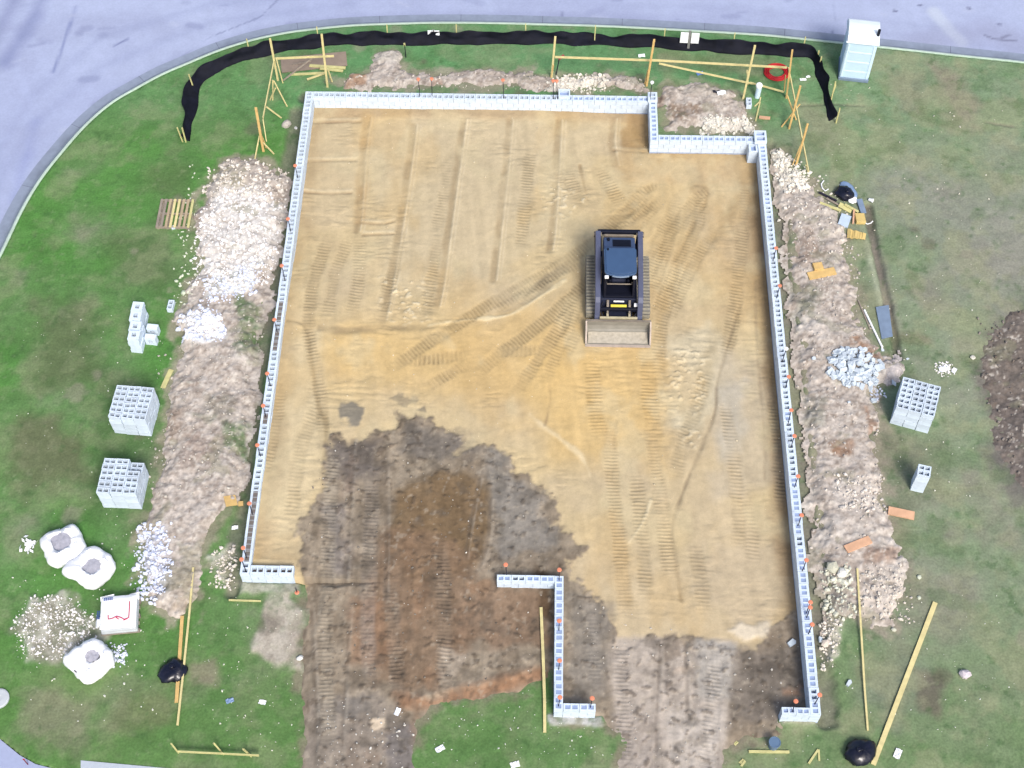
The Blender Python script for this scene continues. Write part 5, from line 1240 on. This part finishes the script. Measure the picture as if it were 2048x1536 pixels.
board([(1497, 1504), (1578, 1505)], .07, .05, 'short pale board lying near the blue bucket at the bottom', 'lumber_pale')
board([(458, 1201), (522, 1203)], .05, .03, 'thin short stick below the front left wall stub', 'lumber_pale')
board([(343, 740), (335, 757), (326, 777)], .16, .025, 'pale bent plank on the grass edge above the upper left block stack', 'lumber_pale')
board([(1616, 554), (1670, 543)], .3, .05, 'wide yellow plank lying across the right bank', 'lumber_orange')
board([(1626, 537), (1644, 535)], .28, .12, 'short square offcut resting on the wide yellow plank', 'lumber_orange')
board([(450, 1004), (473, 1001)], .36, .04, 'square yellow plywood piece beside the left wall', 'lumber_orange')
board([(477, 1009), (487, 1008)], .15, .05, 'small orange wood block touching the left wall near the plywood piece', 'lumber_orange')
board([(1776, 1022), (1828, 1033)], .28, .05, 'orange board lying on the grass edge of the right bank', 'lumber_pink')
board([(1691, 1100), (1740, 1080)], .26, .05, 'pinkish board lying on the right bank above the thin strip', 'lumber_pink')
board([(1716, 602), (1740, 660)], .04, .04, 'dark stick on the right bank edge above the white pipe', 'lumber_grey')
board([(1509, 214), (1519, 205), (1521, 196)], .04, .03, 'thin stick lying in the grass beside the lone rear block', 'lumber')
board([(1511, 243), (1520, 205)], .05, .03, 'pale stake lying behind the rear right wall corner', 'lumber_pale')
board([(1617, 1528), (1636, 1500)], .06, .03, 'small grey wood scrap on the bottom grass', 'lumber_pale')
board([(1637, 1500), (1638, 1522)], .05, .03, 'second small wood scrap beside the grey one on the bottom grass', 'lumber_pale')
board([(1482, 1533), (1490, 1523)], .06, .03, 'tiny wood offcut at the bottom edge of the driveway grass', 'lumber_pale')
board([(1518, 236), (1540, 238)], .12, .05, 'small pale wood offcut on the grass right of the rear notch', 'lumber_pink')
# plywood sheet with lumber on it
A = [at(561, 118), at(692, 105), at(695, 133), at(564, 147)]
m = MB(); m.prism([(p.x, p.y) for p in A][::-1], 'z', .03, .06); c = sum(A, Vector())/4
tag(m.build('plywood_sheet', M['ply'], None, c), 'grey-brown plywood sheet on the grass behind the rear left corner', 'plywood sheet')
def board2(p, q, z, w_, label, mat_='lumber_pale'):
    a = at(*p, z); b = at(*q, z); m = MB(); m.bar(a, b, w_, .04); c = (a+b)/2; c.z = z-.02; tag(m.build('board', M[mat_], None, c), label, 'board')
board2((619, 131), (691, 136), .085, .12, 'upper of two pale boards lying on the plywood sheet')
board2((640, 137), (686, 142), .085, .1, 'lower of two pale boards lying on the plywood sheet')
board2((580, 149), (650, 146), .03, .1, 'pale board on the grass in front of the plywood sheet')
board2((614, 159), (648, 147), .075, .07, 'thin slanting board leaning over the pale board at the plywood', 'lumber')
board2((584, 129), (622, 122), .085, .04, 'thin grey stick lying across the plywood sheet', 'lumber_grey')

# ================================================================== WOOD PALLET
A = [at(323, 398, .12), at(391, 399, .12), at(377, 455, .12), at(309, 454, .12)]
ex = ((A[1]-A[0])+(A[2]-A[3]))/2; ey = ((A[0]-A[3])+(A[1]-A[2]))/2; c = sum(A, Vector())/4; Lx, Ly = ex.length, ey.length
PL = thing('wood_pallet', 'wooden pallet with narrow slats lying on the grass left of the white rubble', 'pallet', (c.x, c.y, 0), math.atan2(ex.y, ex.x))
cols_ = ['lumber_grey', 'lumber_grey', 'lumber_tan', 'lumber', 'lumber', 'lumber_tan', 'lumber_tan', 'lumber_pale']
M['lumber_tan'] = mat('tan_lumber', S(204, 184, 156), .8, .12, 5, spec=.1)
for k in range(8):
    m = MB(); x = -Lx/2+.05+k*(Lx-.1)/7; m.box((x, 0, .125), (.085, Ly, .022)); m.build('slat', M[cols_[k]], PL)
for k in range(3):
    m = MB(); y = (-Ly/2+.03, 0, Ly/2-.03)[k]; m.box((0, y, .07), (Lx, .05, .085)); m.build('stringer', M['lumber_grey'], PL)
for k in range(4):
    m = MB(); m.box((-Lx/2+.08+k*(Lx-.16)/3, 0, .014), (.09, Ly, .022)); m.build('bottom_slat', M['lumber_grey'], PL)
frag(348, 456, .9, 'pale block chip lying against the pallet edge', .4, .1, 11)

# ================================================================== SIGNS
def sign(name, label, bpx, boards, top_z, bw, bh, bz, rz=0.):
    b = at(*bpx); t = thing(name, label, 'sign', b, rz)
    m = MB(); m.box((0, 0, top_z/2), (.09, .05, top_z)); m.build('post', M['wood_post'], t)
    for x in boards:
        m = MB(); m.box((x, -.035, bz), (bw, .02, bh)); m.build('panel', M['white'], t, bevel=.006)
b0 = at(1376, 99)
z0 = at_x(1370, 63, b0); z1 = at_x(1370, 84, b0)
sign('lot_sign', 'two white blank panels on one grey post in front of the black silt fence', (1376, 99), (-.2, .21), z0+.05, .3, z0-z1, (z0+z1)/2, -.05)
b0 = at(868, 84-6); z0 = at_x(868, 50, b0); 
sign('lot_sign', 'small pair of pale panels on a post between the kerb and the fence', (868, 80), (-.12, .13), .52, .2, .24, .4)

# ================================================================== RED COIL, PIPE, WHITE PIPE, BUCKET, COVER
m = MB(); c = at(1553, 147); rs_ = random.Random(4)
for k in range(7):
    r = .30+.05*(k % 4)+rs_.uniform(-.015, .015); pts = []
    for a in range(25):
        t = 2*math.pi*a/24; pts.append((c.x+r*math.cos(t)*1.08, c.y+r*math.sin(t)*.98, .035+.03*(k//2)+.012*math.sin(3*t+k)))
    m.tube(pts, .022, 6, False)
tag(m.build('tube_coil', M['red'], None, c), 'coil of bright red tubing on the grass behind the long batter board', 'tube coil')
A = at(1514, 194); z = max(.45, min(1.0, at_x(1519, 170, A)))
RP = thing('riser_pipe', 'upright pale pipe stub with a cap beside the lone rear block', 'pipe', A)
m = MB(); m.tube([(0, 0, -.05), (.02, .01, z)], .10, 14); m.build('pipe', M['toilet_rib'], RP, smooth=False)
m = MB(); m.lathe([(.12, z-.08), (.125, z), (.09, z+.05), (.001, z+.06)], n=14); m.build('cap', M['white'], RP)
a = land(1728, 622); b = land(1764, 697); m = MB(); m.tube([a+Vector((0, 0, .06)), b+Vector((0, 0, .06))], .035, 8); tag(m.build('pipe', M['white'], None, (a+b)/2), 'white pipe lying along the edge of the right bank', 'pipe')
bk_ = at(1549, 1486, .3); BU = thing('bucket', 'blue-grey lidded bucket on the grass below the front right wall stub', 'bucket', (bk_.x, bk_.y, 0))
m = MB(); m.lathe([(.001, 0), (.13, 0), (.155, .33), (.001, .33)], n=24); m.build('pail', M['blue'], BU)
m = MB(); m.lathe([(.001, .33), (.165, .33), (.17, .35), (.165, .37), (.15, .372), (.145, .355), (.001, .355)], n=24); m.build('lid', M['blue'], BU)
m = MB(); m.tube([(.165*math.cos(t), .165*math.sin(t), .30-.06*math.sin(t)) for t in np.linspace(math.pi, 2*math.pi, 9)], .006, 6); m.build('handle', M['steel'], BU)
cv = at(-2, 1398); m = MB(); m.lathe([(.001, .0), (.30, .0), (.30, .05), (.26, .065), (.1, .07), (.09, .06), (.001, .06)], (cv.x, cv.y, 0), 28); tag(m.build('utility_cover', M['wrapside'], None, cv), 'round pale utility cover cut by the left edge of the photo', 'utility cover')
# marker stake with flag in the rear grass and two pin markers
for px, lab in (((812, 114), 'thin marker stake with white top in the grass behind the fence-side bank'),):
    A = at(*px); t = thing('marker_stake', lab, 'marker stake', A); z = .62
    m = MB(); m.bar((0, 0, -.05), (-.02, .02, z), .03, .03); m.build('stake', M['dark'], t); m = MB(); m.box((-.02, .02, z), (.06, .03, .14)); m.build('flag', M['lumber_pale'], t)
A = at(1112, 150); t = thing('marker_stake', 'leaning stake with faded red flag at the rear wall pilaster', 'marker stake', A)
m = MB(); m.bar((0, 0, 0), (.1, .06, .75), .03, .03); m.build('stake', M['rebar'], t); m = MB(); m.obox((.18, .14, .78), (.1, .08, .02), (-.03, .05, 0), (0, 0, .012)); m.build('flag', mat('faded_red', S(190, 90, 96), .7, .1, 5), t)
A = at(55, 1528, 0); t = thing('marker_stake', 'thin reddish pin stake at the bottom left road edge', 'marker stake', A)
m = MB(); m.bar((0, 0, -.05), (0, 0, .4), .02, .02); m.build('stake', mat('red_brown', S(150, 60, 70), .7, .1, 5), t); m = MB(); m.box((0, 0, .38), (.05, .02, .06)); m.build('flag', M['red'], t)

# ================================================================== BULK BAGS AND WRAPPED PALLET
def bulk_bag(label, px, ztop, rz, hole, seed, corner=.0, fill_px=None, size=1.0, marks=False):
    c = at(px[0], px[1], ztop*.6); t = thing('bulk_bag', label, 'bulk bag', (c.x, c.y, 0), rz)
    rnd = random.Random(seed); n = 48; prof = [(.40, 0), (.47, .05), (.53, .25), (.55, .45), (.53, .62), (.48, .74), (.40, .82), (.32, .85), (hole+.05, .84), (hole, .80), (hole*.97, .72)]
    V = []; ph = [rnd.uniform(0, 6.3) for _ in range(6)]
    for j, (r, z) in enumerate(prof):
        r *= size; z *= ztop/.85
        for k in range(n):
            a = 2*math.pi*k/n
            sq = 1.0/((abs(math.cos(a))**3.2+abs(math.sin(a))**3.2)**(1/3.2)); q = 1+(sq-1)*(1.15 if 1 < j < 6 else .8)
            if corner and 2 < j < 8: q *= 1+corner*max(0, math.cos(a-2.4))**8
            wr = 1+.014*math.sin(9*a+ph[0]+j)+.012*math.sin(15*a+ph[1]-j*.7)+(.07*math.sin(2*a+ph[2])+.06*math.sin(3*a+ph[3]) if j > 7 else .02*math.sin(3*a+ph[2]))
            cr = float(fb(np.array(1.6*math.cos(a)+seed*3), np.array(1.6*math.sin(a)+j*.16), .55, 4, seed))-.5
            wr *= 1+(.17*cr if 2 < j < 8 else .14*cr); 
            hx, hy = (math.cos(seed*2.1)*.09*max(0, j-5)/5, math.sin(seed*2.1)*.09*max(0, j-5)/5); V.append((r*q*wr*math.cos(a)+hx, r*q*wr*math.sin(a)+hy, z*(1-.12*math.sin(a+seed))+(.10*cr if 3 < j < 9 else 0)+(.012*math.sin(6*a+ph[4])+.012*math.sin(11*a+ph[5]) if j > 3 else 0)))
    m = MB(); mN = len(prof)
    m.add(V, [(j*n+k, j*n+(k+1) % n, (j+1)*n+(k+1) % n, (j+1)*n+k) for j in range(mN-1) for k in range(n)]+[tuple(range(n))[::-1]])
    sk = m.build('bag', M['white_bag'], t, smooth=True)
    m = MB(); rr = hole*size*1.12; zf = .765*ztop/.85
    ox, oy = math.cos(seed*2.1)*.09, math.sin(seed*2.1)*.09
    V = [(ox, oy, zf+.03)]+[(ox+rr*f*math.cos(2*math.pi*k/20), oy+rr*f*math.sin(2*math.pi*k/20), zf+rnd.uniform(-.02, .03)) for f in (.5, 1.0) for k in range(20)]
    m.add(V, [(0, 1+k, 1+(k+1) % 20) for k in range(20)]+[(1+k, 21+k, 21+(k+1) % 20, 1+(k+1) % 20) for k in range(20)]); m.build('contents', M['sand_fill'], t, smooth=True)
    for k in range(4):
        a = math.pi/4+k*math.pi/2; m = MB(); x, y = .44*size*math.cos(a), .44*size*math.sin(a); z = .78*ztop/.85
        m.tube([(x*1.05, y*1.05, z-.1), (x*1.0, y*1.0, z+.05), (x*.86-.1*math.sin(a), y*.86+.1*math.cos(a), z+.08), (x*.75-.05*math.sin(a), y*.75+.05*math.cos(a), z+.03)], .025, 6); m.build('loop', M['white_bag'], t)
    if marks:
        m = MB(); rs2 = random.Random(5)
        for k in range(6): a = 3.2+k*.1; m.box((.50*size*math.cos(a), .50*size*math.sin(a)+.02, .66*ztop/.85), (.035, .03, .05), a)
        m.build('print', mat('dark_print', S(60, 50, 90), .7, .1, 5), t)
bulk_bag('open white bulk bag with grey fill, upper of the touching pair', (128, 1092), .6, .5, .25, 1, .05, None, 1.12)
bulk_bag('open white bulk bag with grey fill, lower of the touching pair', (184, 1134), .6, .95, .22, 2, .22, None, 1.1)
bulk_bag('open white bulk bag standing alone below the wrapped pallet', (182, 1320), .6, .78, .17, 3, .2, None, 1.06, True)
m = MB(); rs2 = random.Random(9)
for i in range(60):
    r = abs(rs2.gauss(0, .1)); a = rs2.uniform(0, 6.28); c_ = at(58, 1092)+Vector((r*math.cos(a), 1.5*r*math.sin(a), .02+rs2.uniform(0, .06)))
    m.obox(c_, (rs2.uniform(.02, .06), rs2.uniform(-.03, .03), rs2.uniform(-.02, .02)), (rs2.uniform(-.02, .02), rs2.uniform(.02, .06), rs2.uniform(-.02, .02)), (0, 0, .004))
tag(m.build('plastic_scrap', M['white'], None, at(58, 1092)), 'crumpled white plastic scrap on the grass left of the bag pair', 'plastic scrap')
A = [at(198, 1190, .5), at(272, 1180, .5), at(276, 1260, .5), at(200, 1264, .5)]; c = sum(A, Vector())/4; ex = ((A[1]-A[0])+(A[2]-A[3])).normalized()
WP = thing('wrapped_pallet', 'white wrapped pallet of bags with a pink strap and blue print beside the bulk bags', 'wrapped pallet', (c.x, c.y, 0), math.atan2(ex.y, ex.x))
m = MB()
for k in range(5): m.box((0, -.5+k*.25, .13), (1.1, .1, .02))
for y in (-.45, 0, .45): m.box((0, y, .06), (1.1, .09, .11))
m.build('pallet', M['lumber_grey'], WP)
m = MB()
for k in range(3): m.box((random.uniform(-.01, .01), random.uniform(-.01, .01), .2+k*.12), (1.06-.02*k, 1.06-.02*k, .115))
m.build('load', M['wrapside'], WP, bevel=.04)
m = MB(); rs2 = random.Random(2); nn = 14
V = []
for j in range(nn):
    for i in range(nn):
        x = -.52+1.04*i/(nn-1); y = -.52+1.04*j/(nn-1); e = max(abs(x), abs(y))
        V.append((x, y, .545+rs2.uniform(-.008, .01)-(0.05 if e > .5 else 0)-.02*(e > .42)))
m.add(V, [(j*nn+i, j*nn+i+1, (j+1)*nn+i+1, (j+1)*nn+i) for j in range(nn-1) for i in range(nn-1)]); m.build('top_sheet', M['mortarbox'], WP, smooth=True)
m = MB(); m.tube([(.33, .26, .572), (.335, 0, .57), (.33, -.26, .575), (.2, -.30, .57), (.12, -.24, .575), (-.02, -.18, .575), (-.16, -.24, .572), (-.26, -.25, .575), (-.27, -.12, .575)], .014, 6); m.tube([(.3, -.28, .575), (.18, -.33, .575)], .014, 6); m.tube([(-.05, -.2, .575), (.04, -.28, .575)], .012, 6); m.build('strap', M['pink'], WP)
for x0, y0, rz_ in ((-.28, .37, .05), (-.42, -.2, 1.5)):
    m = MB()
    for k in range(5):
        for r in range(2): m.box((x0-.12+k*.055*math.cos(rz_)-r*.05*math.sin(rz_), y0+k*.055*math.sin(rz_)+r*.05*math.cos(rz_), .574), (.04, .03, .008), rz_)
    m.build('print', M['bluemark'], WP)
m = MB(); m.obox((-.5, -.22, .34), (.16, .03, .0), (.0, .12, 0), (.03, 0, .05)); m.obox((.42, .5, .36), (.14, .02, 0), (0, .1, .03), (0, 0, .02)); m.obox((-.36, .52, .4), (.2, .03, 0), (0, .06, .03), (0, 0, .02)); m.build('wrap_flap', M['mortarbox'], WP, bevel=.01)

# ================================================================== BLACK BAGS AND THE TRASH HEAP
def trash_bag(label, px, r, seed, sq=(1, 1, .6), mat_='black_bag', tie=True, name='trash_bag', cat='trash bag'):
    c = land(*px); t = thing(name, label, cat, c, seed*.7)
    rnd = random.Random(seed); nu, nv = 28, 14; V = []
    for j in range(nv+1):
        v = math.pi*j/nv
        for i in range(nu):
            u = 2*math.pi*i/nu; d = np.array((math.sin(v)*math.cos(u), math.sin(v)*math.sin(u), math.cos(v)))
            w_ = 1+.28*(float(fb(np.array(d[0]*1.6+seed), np.array(d[1]*1.6+d[2]), .9, 3, seed))-.5)*2+.10*abs(math.sin(5*u+3*v+seed))-.05
            p = d*w_*r*np.array(sq); V.append((p[0], p[1], max(0, p[2]+r*sq[2]*.7)))
    m = MB(); m.add(V, [(j*nu+i, j*nu+(i+1) % nu, (j+1)*nu+(i+1) % nu, (j+1)*nu+i) for j in range(nv) for i in range(nu)][::1]); m.build('bag', M[mat_], t, smooth=True)
    if tie:
        m = MB(); z = r*sq[2]*1.6
        m.lathe([(.05*r/.3, z-.06), (.03, z), (.07, z+.05), (.05, z+.07), (.001, z+.05)], (r*.25, -r*.1, 0), 10, wob=.2); m.build('tie', M[mat_], t, smooth=True)
trash_bag('black plastic bag on the left grass under the thin strip of wood', (347, 1346), .36, 3, (.95, 1.1, .42))
trash_bag('black plastic bag on the bottom right grass beside the wide board', (1721, 1508), .42, 5, (1.05, .85, .5))
trash_bag('black plastic bag on top of the trash heap by the right bank', (1688, 391), .36, 8, (1.05, .75, .55))
trash_bag('crumpled pale blue plastic film behind the black bag of the trash heap', (1697, 382), .30, 12, (1.3, .7, .3), 'sheet_blue', False, 'plastic_film', 'plastic film')
trash_bag('small white crumpled bag between black bag and boards of the trash heap', (1704, 402), .16, 17, (1, 1, .6), 'white', False, 'plastic_bag', 'plastic bag')
def slab(px, lx, ly, th, rz, label, mat_, name, cat, tilt=(0, 0), lift=0.0, bevel=.004):
    c = land(*px); m = MB(); m.box((0, 0, th/2), (lx, ly, th)); o = m.build(name, M[mat_], bevel=bevel); o.location = (c.x, c.y, c.z+lift); o.rotation_euler = (tilt[0], tilt[1], rz); return tag(o, label, cat)
slab((1688, 444), .36, .5, .08, -.35, 'grey concrete slab piece in the trash heap', 'block', 'concrete_slab', 'concrete slab', (.1, .08), .03)
slab((1722, 415), .2, .62, .05, .15, 'blue-grey board at the right end of the trash heap', 'bluegrey', 'board', 'board', (.05, 0), .05)
slab((1719, 440), .34, .42, .14, .06, 'yellow cardboard box lying in the trash heap', 'cardboard', 'cardboard_box', 'box', (0, .08), .0, .02)
slab((1702, 420), .55, .09, .04, -.55, 'short pale plank on the trash heap under the white bag', 'lumber_pale', 'board', 'board', (0, .1), .08)
slab((1690, 418), .5, .2, .04, -.5, 'wide pale plank piece in the middle of the trash heap', 'lumber_pale', 'board', 'board', (.1, .15), .05)
slab((1660, 416), .8, .09, .05, -.42, 'long pale plank at the left of the trash heap', 'lumber_pale', 'board', 'board', (0, .04), .05)
slab((1664, 406), .5, .06, .04, -.6, 'thin grey stick above the long plank of the trash heap', 'lumber_grey', 'board', 'board', (0, .05), .06)
slab((1706, 437), .06, .62, .04, -.15, 'narrow upright-lying plank beside the cardboard box', 'lumber_pink', 'board', 'board', (.06, 0), .08)
slab((1655, 396), .7, .07, .05, -.55, 'brown branch-like stick at the far left of the trash heap', 'rebar', 'board', 'board', (0, .05), .05)
c = land(1712, 470); m = MB(); rs2 = random.Random(6)
for k in range(7): m.obox((-.26+k*.085, -.02*k, .06+rs2.uniform(0, .04)), (.055, -.01, rs2.uniform(-.03, .03)), (.03, .2-.012*k, rs2.uniform(-.02, .02)), (0, 0, .006))
o = m.build('crushed_cardboard', M['cardboard']); o.location = c; tag(o, 'crushed corrugated yellow cardboard at the bottom of the trash heap', 'cardboard')
c = land(1737, 401); m = MB(); m.lathe([(.001, 0), (.05, 0), (.075, .16), (.06, .16), (.04, .02), (.001, .02)], n=14); o = m.build('cup', M['white']); o.location = c+Vector((0, 0, .06)); o.rotation_euler = (1.4, 0, 1.0); tag(o, 'white cup lying right of the trash heap', 'cup')
pts = [land(1647, 363), land(1642, 370), land(1644, 378), land(1650, 384), land(1656, 380)]; m = MB(); m.tube([p+Vector((0, 0, .05)) for p in pts], .022, 6); tag(m.build('hose', M['white'], None, pts[2]), 'curled white hose end above the trash heap', 'hose')
pts = [land(1728, 446), land(1734, 450), land(1741, 448), land(1745, 444)]; m = MB(); m.tube([p+Vector((0, 0, .05)) for p in pts], .018, 6); tag(m.build('strap', M['white'], None, pts[2]), 'loose white strap end right of the cardboard box', 'strap')
# grey sheet in the ditch
A = [land(1751, 616), land(1776, 614), land(1784, 676), land(1763, 679)]; zt = max(p.z for p in A)+.05; m = MB(); m.prism([(p.x, p.y) for p in A][::-1], 'z', zt-.04, zt); c = sum(A, Vector())/4
tag(m.build('metal_sheet', M['bluegrey'], None, (c.x, c.y, zt-.04)), 'blue-grey metal sheet lying beside the dark ditch', 'metal sheet')

# ================================================================== STONES AND LITTER
def stone(px, r, label, seed, col, flat=.65):
    c = land(*px); rnd = np.random.default_rng(seed); V, Fq = IV.copy(), IF
    m = MB(); m.col = tuple(col)
    # one subdivision for a fuller stone
    vs = [Vector(v) for v in V]; fs = []; mid = {}
    def mp(a, b):
        k = (min(a, b), max(a, b))
        if k not in mid: mid[k] = len(vs); vs.append(((vs[a]+vs[b])/2).normalized())
        return mid[k]
    for a, b, d in Fq: x, y, z = mp(a, b), mp(b, d), mp(d, a); fs += [(a, x, z), (x, b, y), (z, y, d), (x, y, z)]
    m.add([v*r*(1+rnd.uniform(-.16, .16))*1.0 for v in vs], fs); m.v = [(x, y*.85, z*flat+r*flat*.55) for x, y, z in m.v]
    o = m.build('stone', M['rock'], colattr=True); o.location = c; o.rotation_euler = (0, 0, seed); tag(o, label, 'stone')
stone((573, 251), .19, 'large pale stone on the grass outside the rear left corner', 1, S(214, 206, 200)); stone((592, 257), .07, 'small white stone right of the large pale stone', 2, S(236, 236, 240))
stone((1929, 1350), .17, 'white stone in the grass at the lower right', 3, S(232, 222, 232)); stone((1683, 1148), .16, 'round white stone on the right bank', 4, S(250, 248, 244))
stone((1664, 1137), .2, 'broad pale stone on the right bank left of the round one', 5, S(226, 224, 206)); stone((1945, 716), .09, 'small pale stone beside the tilled soil', 6, S(236, 232, 224))
stone((1838, 1155), .08, 'small pale stone on the grass right of the bank, lower one', 7, S(226, 232, 216)); stone((1838, 1196), .07, 'small pale stone on the grass right of the bank foot', 8, S(226, 232, 216))
stone((1787, 1260), .08, 'pale stone at the lower tip of the right bank', 9, S(226, 226, 210)); stone((600, 1317), .1, 'small white stone at the left edge of the dirt driveway', 10, S(240, 240, 240))
stone((367, 587), .1, 'pale stone on the grass left of the rubble, upper', 11, S(226, 236, 214)); stone((353, 563), .07, 'small pale stone on the grass left of the rubble', 12, S(226, 236, 214)); stone((1650, 1288), .14, 'pale stone pushed against the right wall', 13, S(232, 220, 210))
def litter(px, s, label, mat_='white', rz=0.3, name='paper_scrap', cat='litter', el=1.6):
    c = land(*px); m = MB(); n = 5; rnd = random.Random(int(px[0]))
    V = [(s*el*(i/(n-1)-.5), s*(j/(n-1)-.5), .012+rnd.uniform(0, .3*s)) for j in range(n) for i in range(n)]
    m.add(V, [(j*n+i, j*n+i+1, (j+1)*n+i+1, (j+1)*n+i) for j in range(n-1) for i in range(n-1)])
    o = m.build(name, M[mat_], smooth=False); o.location = c; o.rotation_euler = (0, 0, rz); sm = o.modifiers.new('t', 'SOLIDIFY'); sm.thickness = .006; tag(o, label, cat)
litter((1400, 148), .16, 'bright blue plastic scrap under the slanting brace of the long batter board', 'bluelit'); litter((1443, 187), .2, 'white scrap on the heap in the rear notch', 'white', .2)
litter((1432, 184), .14, 'black scrap beside the white one on the rear notch heap', 'black_bag', .1); litter((1616, 154), .1, 'small white scrap near the toilet end of the silt fence'); litter((1606, 160), .1, 'flat pale scrap left of the small white one near the silt fence', 'white', .1, el=2.4)
litter((1283, 112), .16, 'white scrap behind the long batter board', 'white', .1); litter((1795, 1508), .18, 'crumpled pale scrap on the grass at the lower right', 'white', 1.1); litter((880, 1498), .16, 'white scrap on the grass between soil and Z-shaped wall', 'white', .5)
litter((1030, 1530), .16, 'white scrap at the bottom edge of the middle grass', 'white', .3); litter((795, 1424), .14, 'white scrap at the end of the orange soil edge', 'white', 1.2); litter((1484, 1524), .1, 'small pale scrap at the bottom grass', 'lumber_pale', .8); litter((1472, 1487), .08, 'tiny pale scrap near the driveway edge at the bottom', 'lumber_pale', .8)
litter((1888, 738), .22, 'white crumbled scrap on the grass right of the broken block heap', 'white', .4); litter((460, 1402), .14, 'pale blue scrap on the left bottom grass', 'sheet_blue', .4); litter((525, 1405), .13, 'second pale scrap on the left bottom grass', 'white', -.2)
litter((1908, 742), .13, 'smaller white scrap beside the crumbled one on the right', 'white', 1.0); litter((470, 1056), .12, 'white scrap beside the low left wall', 'white', .1)
for q, l in (((829, 37), 'white leaf of paper in the rear gutter, left one'), ((914, 38), 'white leaf of paper in the rear gutter, right one'), ((650, 44), 'white scrap in the gutter at the start of the bend'), ((1577, 62), 'pale streak of litter in the gutter left of the toilet')): litter(q, .14, l, 'white', .1, el=2.2)
print('objects', len(bpy.data.objects))
